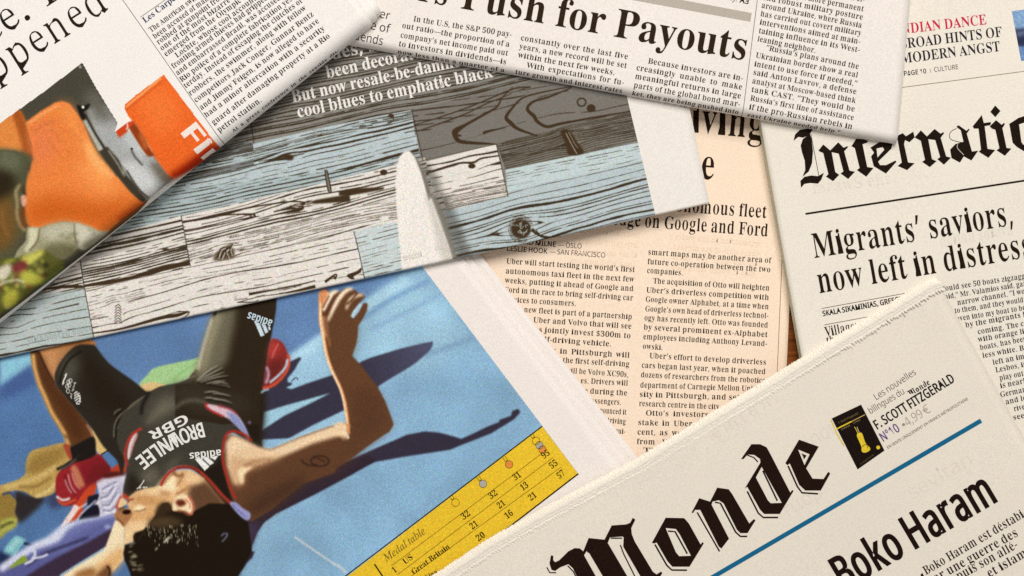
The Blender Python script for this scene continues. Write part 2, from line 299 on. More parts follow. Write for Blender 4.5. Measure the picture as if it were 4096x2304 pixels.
B6+R)&&F(Y&Y(8&y&{(I&k)(&f)p&i*I&r*|($+M(9+u(T,9(v,R)A,b)p,g*;,e*Y,]*p,P+#,A+-,/+/+x+++e*y+S*a+G*:+C*6+l*),2)z,;)j,?)V,<)E,3))+m(s+4(j*C)2*T)l*]*G*S*r*8+2)h+;),+1(F*p&n*Y&Z*>&L){&C)V&@ )p&t*$(,*1(N*5)$*0)U*#)v)m*-)R*3)+*)(j)o(p(w)#(=);&x)X&n
B7+R*W+r(^+r(B+j(6+O(2+-&f+-&i,a+<,a+<,?)9&G([&G
B8+R(q&E(G&R((&g&n($&a(D&[(g&c)3&w)R(;)m(d*((?*A($*_&q*~&l+G&o+g&z,&(2,A(O,U(y,c)P,g*4,_*b,E*|+{+)+L+!+(*m*h***:*_)x+$)X+8)7+>(l+;(M+3(3+$&x*m&e*6&I)H&@ )r*a*$*t*-+/*0+M*)+s)p,4)`,<)L,?)4,:(~,*(s+n(o+O(t+0)%*u)]*Q )l&m*&(!*7(>*<(a*6)!*$);)b)Q)5)j(k)C(`))([(e(a(@(q(#)-&n)L&h
B9+R(a&C(D&K(/&X&}&i&r(1&z(J(7(W(C(<(S(#(k&q)-&l)A&o)S&x)q(@*((~*1)x)f)W)K)M),)J(S)S(()n&t*%&i*>&`*{&d+L&r+u(,,9(K,R(r,b)B,g)q,a*>,O*a,1*z+b+/+&+4*;+)).*x([*d(4*H&o*&&U)Y&E))&@ )`)~)r*+*1*L*++;)y+o)c,0)F,9)-,2(v+y(j+T(f+!(j*T(v*7)-*$)I){
IM-t&&&T&J&Y&a&l&p(5(m+](s,!(g,;(?,C(C,Q)f,Q*;(X,q,Q.:,Q.6,C.1,C-b,7-I+d,Q(<,L((,J&u,V&],~&T,{&G*y&G*|&R+B&Y+X&o+i(?,a+d)m&G)d&G).+e(9(S(.&x(:&](c&T(_&G&!&G
Ie*U&z&G&]&]&I&~&C(O&P)6&v)y(Q*Q)$*k)T*s*(*f*8*@*+)t)b)N)#)2()({($(c(#(N(((.(4&t(H&f(d&b)9&o)o(=)y(3)6&S(m&E(E&@ (i)>)9)X)T){)^*E)W*Y)E*a(v*N(K)x(,)/
Id+>&h&D&Q&T&C&o&>(5&L(|&t)k(O*M)!*j)Q*s)s*n*(*[*G+|*I,**I,4*B,C*),G){,G)~,S*i,`+-,h+4,a+3,Y+2,T*%(=)~(()|&t*#&j*0&f*G&s*i(=*t(4*=&R)k&?)P&H)H&c)Z(](r&](O&F()&? (l&s)6(A)X({)q)^)z*9)q*W)W*c)6*Z(q*B(Q)w(7)C&{(:(*&q(G&d
Ia+1&b&D&O&Q&@(,&G(d&Y)@&y)v(F*H(u*i)H*s)k*j)z*N*&*l*Z*l)y(F)p&t){&k*P(<*Y(4*%&S)T&?)@&G)9&_)P(c(d&_(A&G&z&? (a&x))(C)J(z)d)Z)m*7)d*V)J*b)+*Y(i*@(6)@(%(g&}(5((&s(>&i
Il)>&N&I&E&b&I&~&T(O(N+x(Q,1(H,E(%,K((,W(T,](s,c)4,h)<,b)9,Q(*(@(#&z(0&j(F&v(g(>(r(4(9&S&h&@
It)L&P&H&H&b&I&t&N(*(.*Q&Z*Q&^*`(>*}(u+d)(+d(k*g)H*g)B*Q(e*Q(.(:((&u(4&g(I&s(i(;(s(0(>&R&i&?
Ib+/&Y&M&H&[&B&l&E&z(D+p(H,((I,5(B,D(),G&z,G&~,S(J,X(h,`)-,h)4,a(S*1),*c)h*s*1*m*N*W*b*8*i)l*U(v*#(,)7&S(j&D(>&? (q&X)9&p)X(7)r(d*,)e*(*&)x*>)e*M)K*Q),*J(k*4(R)k(?)8&~(.&z&n()&X(K&P
Sa+T(P&G(+&Z&o&|&g(P&q)$(5)H(l)`)])i*?)k*?*#*:*K*+*d)p*q)O*u(u*m(E*Y(3+*(k+@)R+I*1+B*Y+,*q*c*y*+*y&G*M&G*B&{*?&{*&&a)j&N)J&D(}&@ )Y&w)|(.*6(N*>(}*>)A)e)?)+)8(c))(N(o(H(O(M(5(Z(!(q&t)/&q
Sb+y)N&D)/&P(s&b(a&v([&v(O&G($&G($-!(a-!(a+^(`+3(^*o(a*o(s+()/+:)N+E)v+I*:+F*V+=*p+/+**v+<*[+I*;+S)E+I(O+<(/+*&p*p&[*V&L*9&C)v&@ *;&{*Y(:*l(f*r)F*l*%*Y*Q*:*k)l*t):*l(w*R(g*((a)G(a)D(g(f(w(:)((*):&{)m&r
Sc*y)-&E(b&T(?&n(%(5&r(e&m)C&r*#(&*T(A*y(d+6)1+E)`+J*9+D*c+6*P*a***m)^*r)/*i(j*O(U*#(N)D(U(f(i(;)-&})Z&t*3&z*](-*]&T*4&E)Z&@
Sd+y)*&C(i&L(O&[(9&p(((.&w(N&m)D&w*;((*[(:*v(P+/(j+>)*+G)J+J)q+F*4+:*`*q*d*q*b+.*`+J*`-!+?-!+?&G*k&G*c&x*`&x*L&c*4&P)q&D)J&@ *)&z*H(6*Z(^*a)9*a)D*Z*#*I*P*<*`***l)R*u))*k(g*N(T)}(N)C(T(f(g(:))&{)S&r
Se+V)3&E(e&U(A&p(&(8&r(g&m)B&r)z($*M(=*s(]+3)(+D)U+J*$+E*J+6*h*y*~*X+/*0+4)^+4):(N):(W(`(n(8)6&|)g&t*H&z+!(1+!&X*H&F)d&@ *Q)j*K*7*<*X)|*n)T*u)/*o(n*Y(Y*9(O)j
Sf)y(5*q&Q*q&Q+1(5+E(5+Z(=,;(T,d(z,{)O-&)w-!*:,w**,G)n,N)P,Q)6,L)#,>(u,#(q+Z(q+C)q+C)q*q(q*q(q&G(5&G
Sg+y(h$c(-$t(-%N(j%9)W%2*%%9*E%M*Y%n*a&<*a&J*a&c*c&x*`&x*J&`*1&N)o&D)J&@))&C(h&M(N&](8&r(&(1&w(Q&m)D&w*6(&*V(8*s(N+-(h+=))+G)J+J)m+F*/+<*I++*a*o*d*o*l+C+?+C+?&A+5%X+)%>*t%(*]$s*A$g)T$] *&&y*G(3*Z(Y*a)6*a)D*Z*)*G*S*%*l)R*t)**k(h*O(T*!(N)D(T(e(h(9)*&z)S&r
Sh+{($-!(a-!(a+D(^*m(b*m(v+))5+;)T+E)w+I*U+A+!+*+;*]+D)|+D&G*e&G*e)x*`*B*P*^*7*o)p*t)<*l))*a(x*Q(g*((a)K(a&G($&G
Si)>(*,-(!,9&|,I(!,Z(*,g(C,p([,g(d,Z(g,I(d,9([,-(C,# ($+C(a+C(a&G($&G
Sj)>(*,-(!,9&|,I(!,Z(*,g(C,p([,g(d,Z(g,I(d,9([,-(C,# &8$_%~$e%~%9&7%4&N%2&c%5&s%>&~%O($%k($+C(a+C(a%m(Z%?(H$y()$d&V$]
Sk+B($-!(a-!(a**(`)j(^)J(a)J(m)Z(})o)/*#*G+C+2+C)V)`+<&G*O&G)-)9(a(q(a&G($&G
Sl)>($-!(a-!(a&G($&G
Sm.>($+C(U+C(^*n(b*n(v++)3+<)Q+F)q+J*<+F*[+;*t+(+(*i++*i+A+(+^+;+~+F,D+J,z+B-D+*-[*^-d)|-d&G-(&G-()z-#*C,r*_,Z*o,:*t+i*l+J*U+9*0+4)X+4&G*T&G*T)z*O*C*B*_*+*o)f*t)7*l(v*Q(f*((a)L(a&G($&G
Sn+{($+C(U+C(^*n(b*n(w++)6+<)V+F)x+J*U+B+!+*+1*t+;*^+D)|+D&G*e&G*e)x*`*B*P*^*7*o)p*t)<*l)**a(x*Q(g*((a)L(a&G($&G
So+r).&F(b&V(@&r(%(;&r(j&m)F&p)q&x*:(**Z(>*u(V+.(t+>)9+G)^+J*0+D*X+4*{*u+8*P+H)~+M)F+J(x+B(Q+4(1*|&r*c&]*E&M*$&C)[&@ *1&|*Q(<*f(h*l)F*f*#*Q*O*1*k)]*t),*k(h*O(T*#(N)F(T(h(h(<)-&|)]&r
Sp+y($+C(U+C(^*n(a*n(t+()/+:)N+F)v+J*:+G*V+>*q+0+**w+<*]+I*<+S)F+I(P+<(0+*&q*p&[*V&L*:&C)v&@)O&D)0&P(a&v(]&v(`&X(a&:(a$]($$] */&w*G((*Y(>*h(Z*r)F*l*!*Y*N*;*k)l*t)<*l(y*T(h*-(a)Q(a)F(g(g(w(:)((+):&{)m&r
Sq+y*`&@*a&]*c&x*_&x*L&c*4&P)p&D)H&@))&C(i&L(O&[(:&p(((.&w(N&m)D&w*;((*[(:*v(P+/(k+>)++G)J+J)r+F*5+:*M+(*a*n*c*n*l+C+?+C+?$]*`$] *(&z*H(5*Y(]*a)8*a)D*Z*$*I*P*;*a*)*l)R*u)(*k(g*N(T)}(N)C(T(f(g(:))&{)T&r
Sr*K($+C(U+C(]*](`*](t*y)1+4)O+D)s+J*-+I*A+F*:*k*&*o)o*p)S*l):*a)#*N(p*6(e)t(a)Q(a&G($&G
Ss*y(?&F&k&W&k(2(C&z)%&q)M&u)h(!)w(4)|(J)u(c)Y(y)!)5(B)P&x)q&n**&j*E&t*o(4+1(`+C):+J)y+C*R+2*>*_)j*o)6*u(r*r(Z*j(K*[(G*I(O*/(n)w)H)`*()E*M)#*V(k*Y(O*P&}*3&[)a&G)$&@
St*((`&J(J&W(9&m(-(.(*(U(**q&R*q&R+2(*+I(B,;(f,;(f+C)s+C)s*q(f*q(f(V(j(9(v($),&v)B&r)_&t)v&y)v&K)Z&C)8&@
Su+{(l&H(B&a()(-&}(i&}+C(^+C(^(m(c(G(r(,)/&x)R&r*)&{*<()*J(8*[(b*b)>*b+C+A+C+A&G*m&G*d&x*a&x*K&_*0&M)l&D)I&@
Sv+0&G+C(++C(y)$)((`)3(<):&|)<&|)D(=)O(a)Z)$*L+C+0+C)^&G(u&G
Sw-5&N+D(1+D(c):(q(Z({()(}())((E)0(j):)/)z+D*`+D+B)/+P(X+Z(*+](*+g(X+v):,L+D--+D,#&H+:&H*W)]*H*8*?*b*<*b*3*8*#)])>&H(V&H
Sx+>({)I&Y+C(A+C)C)r*D+C+++C)f)I+2&G*J&G)C(}(;&G&S&G
Sy+2&d$^&N$b&N%5&a%3&w%1(7%6(M%C(_%W(l%r)!&F&H+C(,+C({),)1(T)=($)@($)L(Q)`)-*M+C+2+C)L%q)7%B(x${(S$d(#$]
Sz*s&b&o)n*q&n*q&n+C*S+C*S*s(J&v*W&v*W&G&b&G
SA,-)L,c*(,c,,&G+I&G*k)$(c)$()&G&G&G *X)[)~+6)x+J)o+h)h,!)]+U)R+6(w)[
SB,5(-,a)[,a*O,Y+-,E+A,5+P+}+X+c+[+D+U*y+D*X+&*B*[*5*[*1+7)|+L)l+^)V+i);+l(u+i(V+a(;+R(!+?&l*f&P)|&G(-&G )h*I*@*N*b*^*s*w*y+=*r+`*]+w*8,()_,,(k,,(k*I )p&{*J($*n(8+$(U++(z+#)@*m)[*H)m)l)s(k)s(k&{
SC,()S&H(x&`(L(((-(Y&w);&q*%&x*l(/+K(P+~)!,G)],_*E,g+1,`+p,J+V+s+$,)*E,1)|,.)[,#)>+p)%+X(o+<(a*w(X*P(U*%(`)1(m(l)!(N):(8)W(&)y&z*D&v+$&|+](-+]&T+#&E*;&@
SD,k(-,a)g,a*O,Y+-,E+],!,#+Q,:*r,A**,=)L,1(w+x(L+Z()+6&k*g&V*5&K)X&G(-&G )P&|)~(!*J(,*l(;+,(O+A(k+P)0+Y)W+]*(+Z*U+Q*}+B+A+-+Z*o+o*O+}*+,))^,,(k,,(k&|
SE+P(-,a+(,a+(,*(k,*(k*K*x*K*x)r(k)r(k&}+(&}+(&G(-&G
SF+8(-,a+(,a+(,*(k,*(k*7*w*7*w)](k)](k&G(-&G
SG,j)[&H(~&_(P(&(/(X&x):&q*%&x*m(3+M(W,!),,H)k,`*W,g+I,`,1,J+v+r+;,)*T,1*+,.)d,#)C+p))+X(p+<(a*w(W*P(T*%(Y)K(h(x)!(P)F(2)t&|*S&v+-&y+V($+V)X*G)X*G*3,7*3,7&Y+D&F*E&@
SH,s(-,a(k,a(k*K+N*K+N,a,0,a,0&G+N&G+N)r(k)r(k&G(-&G
SI)v&c&k(?&x(?,/&c,=&c,a)Y,a)Y,=(},/(}&x)Y&k)Y&G&c&G
SJ)H&(%$%o%+%o%_&)%Y&C%W&d%_&|%w(*&J(*,a(g,a(g&N(_%n(S%V(D%C&x%+&D$~
SK+|(-,a(k,a(k*))8*W)b+)+-,a+t,a)l*E+|&G+4&G)@)w(k)K(k&G(-&G
SL+;(-,a(k,a(k&~+*&~+*&G(-&G
SM.+(-,a)+,a*e(C*h(C,G,a-E,a-E&G,e&G,e*^,g+G,j,#,g,#*}&G*K&G(d,#(a,#(e+G(f*Y(f&G(-&G
SN-!(-,a(t,a+c(?+f(?+d(`+b)3+a)c+a,a,=,a,=&G+R&G(c+j(a+j(d+/(f*B(f&G(-&G
SO-2)S&H(x&`(L()(-([&w)<&q*&&w*m(-+M(L,!(x,H)T,`*=,h+#,`+[,H,+,#,J+M,^*m,e*%,^)<,J(Z,+()+[&`+#&H*=&@ *d&y+((&+D(7+Y(N+k(k+v)0,#*%+v*x+k+=+Y+Y+D+q+),$*d,/*=,2)s,/)R,$)6+q(|+Y(k+=(_*x(U*%(_)0(k(k(|(N)6(7)Q(&)s&y*=&v
SP+r(-,a)Q,a*G,V*g,K+#,;+7,%+D+j+O+-+K*c+=*>+$){*])b*+)Q)F)L(k)L(k&G(-&G )?*#)|***J*;*d*X*m++*e+S*N+q*(,%)L,,(k,,(k*#
SQ-2*M&A*D&@*=&@)S&H(x&`(L()(-([&w)<&q*&&w*m(-+M(L,!(x,H)T,`*=,h+#,`+[,H,+,#,J+M,^*m,e*%,[)0,@(G,-(*+q&n+S&[+3&L,K%0+O%0 *d&y+((&+D(7+Y(N+k(k+v)0,#*%+v*x+k+=+Y+Y+D+q+),$*d,/*=,2)s,/)R,$)6+q(|+Y(k+=(_*x(U*%(_)0(k(k(|(N)6(7)Q(&)s&y*=&v
SR+~(-,a)V,a*I,W*h,L+#,>+7,*+D+o+L+R+O+2+L*k+A*M+1*6*y*$*J)i+t&G+,&G)o)W(k)W(k&G(-&G )V*/*.*5*Q*F*f*d*m+/*f+X*O+s*+,%)S,+(k,+(k*/
SS+L(G&F&j&W&j(6(J&~):&v)j&{*/(.*D(G*K(h*A)4)z)Q)5)p(Z*,(4*J&x*q&p+G&u+l((,-(?,F(_,W)(,d)R,g*@,`*},K*j+t*3,*)Q,1)*,,(i+z(W+d(Q+F([*z(}*])`*A*L){*f)h*y)P+()4+,(m+)(N*}(4*n&x*Y&e)~&I)7&@
ST+P)-,*&N,*&N,a+I,a+I,*)k,*)k&G)-&G
SU,l)Z&C)5&L(r&](W&r(C(0(4(N(+(r(()<((,a(f,a(f):(n(b))(:)P&~*,&v*f&~*{(-+0(<+F(e+M):+M,a,.,a,.):,)(g+v(<+[&t+7&W*d&F*)&@
SV+o&G,a(+,a)<)=)N(b)Z(/)h(b)z)>+.,a+o,a)z&G)<&G
SW.;&O,a(3,a)!)L)1(l):(5)D(o)S)O*M,a+0,a,-)M,=(l,G(5,Q(l,`)L-N,a.2,a,i&G,+&G+)*q*z+<*q+`*m+u*f+O*U*o)U&G(t&G
SX+f)3*0&T,a(<,a)V*Y*s,a+V,a)y*1+c&G*y&G)T)b(.&G&J&G
SY+W)1)H&G,a(.,a)O***r,a+W,a)n)K)n&G)1&G
SZ+[&b&v*L,*&j,*&j,a+:,a+:,2(O&~+A&~+A&G&b&G
S0+[)*&D(f&Q(I&f(4(&(!(K&s(v&i*%&m*p&y+P(1,%(O,J(y,a)P,h)w,d*<,W*W,B*o,%+#+^+0+3+:*%+6):+*(X*q(&*R&_*)&H)P&@ )j&w*!(#*5(3*B(H*T)+*Y*%*T*}*B+`*5+u*!,()j,1)P,5)7,1(~,((m+u(`+`(N*}(H*%(N)+(`(I(m(3(~(#)7&w)P&t
S1+[)F+*)F+X)H+~)5+l({+X(G+.((+V)N,a*#,a*#&G)F&G
S2+[&h&y)/)A)m*%*7*_*@*{*C+>*=+b*,+{)m,/)J,4)),1(h,((1+b&n,.(R,V(z,c)J,g*+,_*Y,D*w+x+$+B*}*y*q*V*E)r)a),(W(#(W&~+8&~+8&G&h&G
S3+[(H&F&f&Z&f(7(K&{)4&s)l&y*6(0*K(N*R(w*I)A*/)[)`)k)&)p(S)p(S*G)&*G)[*M*%*a*=*}*E+F*?+f*-+})m,0)H,5)#,2(b,)(*+h&i,5(L,W(v,d)H,g*.,_*],E*y+{+%+J*{*{*g*X*G*A)z*3)z*0*P*!*u)h+.)D+5(u+0(M*}(**e&i*@&R)n&E)3&@
S4+[**(Y&U(Y&U)0*%,c*d,c*d)3+N)3+N(Y*d(Y*d&G**&G **)3***p*++O*-,!**,!)y+d)j+J(4)3
S5+[(M&G&r&Z&r(7(Q&|)8&t)i&z*3(1*K(Q*S)#*L)N*7)m)m*#)6**(g*&(?)|&~*3(4,a*o,a*o,*(g,*([*U({*Y)J*]*1*S*e*7*x*!+*)g+2)J+5)*+2(c+)(C*v(&*b&l*G&X*(&K)8&@
S6+[).&F(c&W(@&u(&(B&r(x&m)_&v*j(&+=(;+i(X,2)!,N)T,a*7,g*V,f*s,a*s,.*V,4*8,6)i,2)F,%)*+p(q+W(b+:(V*u(L**(P**(d*@(|*R)?*_)h*c*D*Y*q*<+%*&+2)j+<)++1(C+#((*n&l*W&X*=&K)Y&@ *#&z*B(2*V(U*])+*V)T*E)u*(*-)Z*4)=*1)!*&(k)t(Z)b(P)L(M)7(X(X(g(>({())9&x)X&s
S7+[*V,*&f,*&f,a+:,a+:,2)-&G(G&G
S8+[(j&I(7&c(#&v&s(0&i(g&l)*&w)D(?)o(q*1(P*G(5*b&~+&&x+O&}+r(/,2(E,H(c,Y)*,d)P,g*/,`*^,I*|,$+*+N+&+3*z*x*W*Q***4*a)p++)F+6),+:(i+/(2*~&x*k&e*8&I)R&@ *3*o*E+,*K+L*E+k*3,$)t,2)P,7).,2(o,$(]+k(V+L(Y+6(c+!)&*b)S*K )}&v*A(+*T(F*[(i*T)-*?)G){)])Q)p)F)t({)`(_)H(L),(G(g(M(F(a(+)#&v)Q&p
S9+[(N&B(1&G(1&z(m&r)<&v)_($){(7*4(O*C(m*N)2*W)}*S)}*A)h*))U)e)H)<)D(`)N(4)k(!*#&s*=&j*{&n+N&}+w(8,;(V,S(|,b)L,g)x,a*C,O*e,2+!+e+3+/+8*I+/)>*~(j*j(>*M&v*%&X)P&F(n&@ )h)w*%*$*;*4*J*F*T*Z*W*q*L+N*>+i**+~)l,0)L,5)%,.(d+u(O+Q(H*|(N*R(`*2(|)z)I)t
S.)E((&H&{&V&x&l&{($(((3(E(=(d(3(n($(q&l(n&V(d&H(E&>
S,)E&w&D()(:(i(:(n(3(T&?(3%K&d%K
S')(&t,a(W,a(J*i($*i
S-)j&c)`)N)`)N)+&c)+
S:)E((*W&{*f&x*{&{+4((+B(E+L(d+B(n+4(q*{(n*f(d*W(E*L ((&H&{&V&x&l&{($(((3(E(=(d(3(n($(q&l(n&V(d&H(E&>
S;)E(&*W&z*f&w*{&z+4(&+B(D+L(c+B(l+4(o*{(l*f(c*W(D*L &j&&&v&b(!(:(c(:(h(3(N&?(-%K&]%K
S&,m(j&I(9&d(&&v&v(1&l(j&s)=(+)b(L*#(x*@(O*u(A+7(=+Y(E,*(_,K)*,a)^,h*2,a*W,L*p,+*w+Z*q+3*[*o*<*Q)r*8+=(r+Y)F+m*%,M*%,2)1+{(j+d(K,k&G+v&G+;(#*v&g*O&R*#&E)L&@ *+++*8+A*<+Z*8+q*,,&)u,3)[,7)B,3)-,((|+r(w+Z({+C)(+-)M*[ )w&y*=((*q(I)@)w(c)J(S)1(M(l(T(J(g(0)(&{)N&v
S$+[);&i(N&o&r(!&r(](P(I);(A);)n(]*&(5*@&y*b&r+0&z+](8,!(b,9);,C);-!)g-!)g,C*L,<+%,**p+T*@+d)g+l)g*?*U*#*p)p+%)[+2)C+6)$+-(U*o(4*C&x)g&l)g%|);%| );+k(w+e(b+Y(T+I(O+5(S*y(`*h(u*Y);*N *-(K*E(V*R(h*W(}*S)7*G)G*0)T)g)`)g(D
S!)F&~,a(k,a(Y(t(3(t ((&H&{&V&x&l&{($(((3(F(=(d(3(n($(q&l(n&V(d&H(F&>
S?*Y(J)*(O)V(b)z)&*A)P*g)f+()l+J)f+h)V+})<,.(u,3(:,*&e+r&O,E(/,^(y,g)V,_*$,G*?+}*H+L*>*t*!*L)T*%)2)b(~)E(z)!(z(t(J(t (T&@(F&H(>&V(;&l(>($(F(3(e(=)%(3)/($)2&l)/&V)%&H(e&>
S()Z(=%x&{&d&i(T&c)I&i*?&{+1(=+{(k,a)F,a(y+y(Z+/(I*>(C)J(I(X(Z&h(y%{)F%8(k%8
S))Z(*%{(G&h(Y(X(`)J(Y*>(G+/()+y&[,a(8,a(e+{)(+1):*?)@)I):(T)(&d(e%x(8%8&]%8
S/*0)J,a*),a(,&G&N&G
S|*Y(f-O);-O);%,(f%,
"""
ALPH = ''.join(chr(i) for i in range(33, 127) if chr(i) not in '"\'\\')
AIDX = {c: i for i, c in enumerate(ALPH)}
GLYPHS = {}


def _num(s):
    return AIDX[s[0]] * len(ALPH) + AIDX[s[1]] - 400


for _l in FONT_DATA.strip('\n').split('\n'):
    _cs = []
    for _w in _l[4:].split(' '):
        _v = [_num(_w[i:i + 2]) for i in range(0, len(_w), 2)]
        _cs.append(np.array(_v, float).reshape(-1, 2))
    GLYPHS[(_l[0], _l[1])] = (float(_num(_l[2:4])), _cs)



def _compose():
    adv, cs = GLYPHS[('S', ',')]
    top = max(c[:, 1].max() for c in cs)
    w = max(c[:, 0].max() for c in cs) - min(c[:, 0].min() for c in cs)
    up = [c * 1.08 + np.array([0, 500 - top * 1.08]) for c in cs]
    inv = [np.stack([adv - c[:, 0], 840 - c[:, 1]], 1) for c in up]
    GLYPHS[('S', '’')] = (adv, up)
    GLYPHS[('S', '”')] = (adv + w + 30, up + [c + np.array([w + 30, 0]) for c in up])
    GLYPHS[('S', '“')] = (adv + w + 30, inv + [c + np.array([w + 30, 0]) for c in inv])
    GLYPHS[('S', '—')] = (620.0, [np.array([[0., 150], [620, 150], [620, 190], [0, 190]])])
    for src, xh in (('B', 310), ('S', 360)):
        a, c = GLYPHS[(src, 'e')]
        GLYPHS[(src, 'é')] = (a, list(c) + [np.array([[a * .40, xh + 40], [a * .52, xh + 35], [a * .78, xh + 150], [a * .60, xh + 155]])])
    a, c = GLYPHS[('S', 'E')]
    GLYPHS[('S', 'É')] = (a, list(c) + [np.array([[a * .38, 510], [a * .50, 505], [a * .78, 610], [a * .60, 615]])])
    a, c = GLYPHS[('S', 'C')]
    GLYPHS[('S', '€')] = (a, list(c) + [np.array([[-40., 270], [300, 270], [300, 305], [-40, 305]]), np.array([[-40., 185], [290, 185], [290, 220], [-40, 220]])])
    a, c = GLYPHS[('S', 'o')]
    GLYPHS[('S', '°')] = (a * .6, [k * .52 + np.array([10, 290]) for k in c])


_compose()
CAPH = {'B': 455.0, 'I': 455.0, 'S': 480.0}


def reweight(cs, keep, cap):
    """thin the stems of a bold letter sideways, leaving the hairlines as they are"""
    segs = []
    for c in cs:
        segs.append(np.hstack([c, np.roll(c, -1, 0)]))
    A = np.vstack(segs)
    res = []
    for c in cs:
        n = len(c)
        new = c.copy()
        prv, nxt = np.roll(c, 1, 0), np.roll(c, -1, 0)
        for i in range(n):
            best = None
            for (p, r) in ((prv[i], c[i]), (c[i], nxt[i])):
                d = r - p
                L = math.hypot(*d)
                if L < 1e-6 or abs(d[1]) / L < 0.25:
                    continue
                m = (p + r) / 2
                # horizontal crossings at this height, to both sides
                y0, y1 = A[:, 1], A[:, 3]
                hit = (y0 > m[1] + 1e-4) != (y1 > m[1] + 1e-4)
                xs = A[hit, 0] + (m[1] + 1e-4 - y0[hit]) / (y1[hit] - y0[hit]) * (A[hit, 2] - A[hit, 0])
                right = np.sort(xs[xs > m[0] + 0.6])
                left = np.sort(xs[xs < m[0] - 0.6])
                if len(right) % 2 == 1:
                    w, s = right[0] - m[0], 1.0
                elif len(left) % 2 == 1:
                    w, s = m[0] - left[-1], -1.0
                else:
                    continue
                w2 = max(min(w, 30.0), keep * w)
                sh = min((w - w2) / 2, cap)
                if best is None or sh < abs(best):
                    best = s * sh
            if best is not None:
                new[i, 0] += best
        res.append(new)
    return res


def fatten(cs, dx, dy):
    res = []
    for c in cs:
        prv, nxt = np.roll(c, 1, 0), np.roll(c, -1, 0)
        d1, d2 = c - prv, nxt - c
        d1 /= (np.linalg.norm(d1, axis=1, keepdims=True) + 1e-9)
        d2 /= (np.linalg.norm(d2, axis=1, keepdims=True) + 1e-9)
        n1 = np.stack([d1[:, 1], -d1[:, 0]], 1)
        n2 = np.stack([d2[:, 1], -d2[:, 0]], 1)
        nb = n1 + n2
        nb /= np.maximum((nb * n1).sum(1, keepdims=True), 0.5)
        area = 0.5 * np.sum(c[:, 0] * nxt[:, 1] - nxt[:, 0] * c[:, 1])
        res.append(c + FAT_SIGN * nb * np.array([dx, dy]))
    return res


def _area(c):
    n = np.roll(c, -1, 0)
    return 0.5 * np.sum(c[:, 0] * n[:, 1] - n[:, 0] * c[:, 1])


FAT_SIGN = 1.0 if _area(GLYPHS[('S', 'I')][1][0]) > 0 else -1.0
# style: (source, thinning keep, thinning cap, fatten x, fatten y, x-height boost)
STYLE = {'B': ('B', 0, 0, 0, 0, 1.04), 'M': ('B', .86, 8, 0, 0, 1.10), 'R': ('B', .90, 6, 0, 0, 1.16),
         'L': ('B', .40, 26, 0, 0, 1.06), 'I': ('I', 0, 0, 0, 0, 1.0), 'S': ('S', 0, 0, 0, 0, 1.0),
         'SB': ('S', 0, 0, 15, 9, 1.0), 'SH': ('S', 0, 0, 27, 14, 1.04), 'SL': ('S', 0, 0, -5, -4, 1.0)}
CACHE = {}


def glyph(style, ch):
    key = (style, ch)
    if key in CACHE:
        return CACHE[key]
    src, keep, cap, fx, fy, xb = STYLE[style]
    k = 1.0
    if (src, ch) not in GLYPHS:
        src2 = 'S' if ('S', ch) in GLYPHS else None
        if src2 is None:
            CACHE[key] = None
            return None
        k = CAPH[src] / CAPH['S']
        adv, cs = GLYPHS[('S', ch)]
        cs = [c * k for c in cs]
        adv *= k
        if src == 'B' and style == 'B' and ch not in '-—':
            cs = fatten(cs, 14, 10)
    else:
        adv, cs = GLYPHS[(src, ch)]
        cs = [c.copy() for c in cs]
        if keep:
            cs = reweight(cs, keep, cap)
        if fx:
            cs = fatten(cs, fx, fy)
            adv += fx * 1.2
    if xb != 1.0 and ch.islower():
        xh = 310.0 if src == 'B' else 360.0
        C = 480.0
        for c in cs:
            y = c[:, 1]
            c[:, 1] = np.where(y < 0, y, np.where(y < xh, y * xb, xh * xb + (y - xh) * (C - xh * xb) / (C - xh)))
        adv *= 0.5 + 0.5 * xb
    if ch in 'éÉ':
        n0 = sum(len(c) for c in cs[:-1])
        tris = list(tessellate_polygon([[Vector((p[0], p[1], 0)) for p in c] for c in cs[:-1]]))
        tris += [tuple(i + n0 for i in t) for t in tessellate_polygon([[Vector((p[0], p[1], 0)) for p in cs[-1]]])]
    elif ch == '€':
        tris, k0 = [], 0
        for c in cs:
            tris += [tuple(i + k0 for i in t) for t in tessellate_polygon([[Vector((p[0], p[1], 0)) for p in c]])]
            k0 += len(c)
    else:
        tris = tessellate_polygon([[Vector((p[0], p[1], 0)) for p in c] for c in cs])
    V = np.vstack(cs)
    CACHE[key] = (adv, V, [tuple(t) for t in tris])
    return CACHE[key]


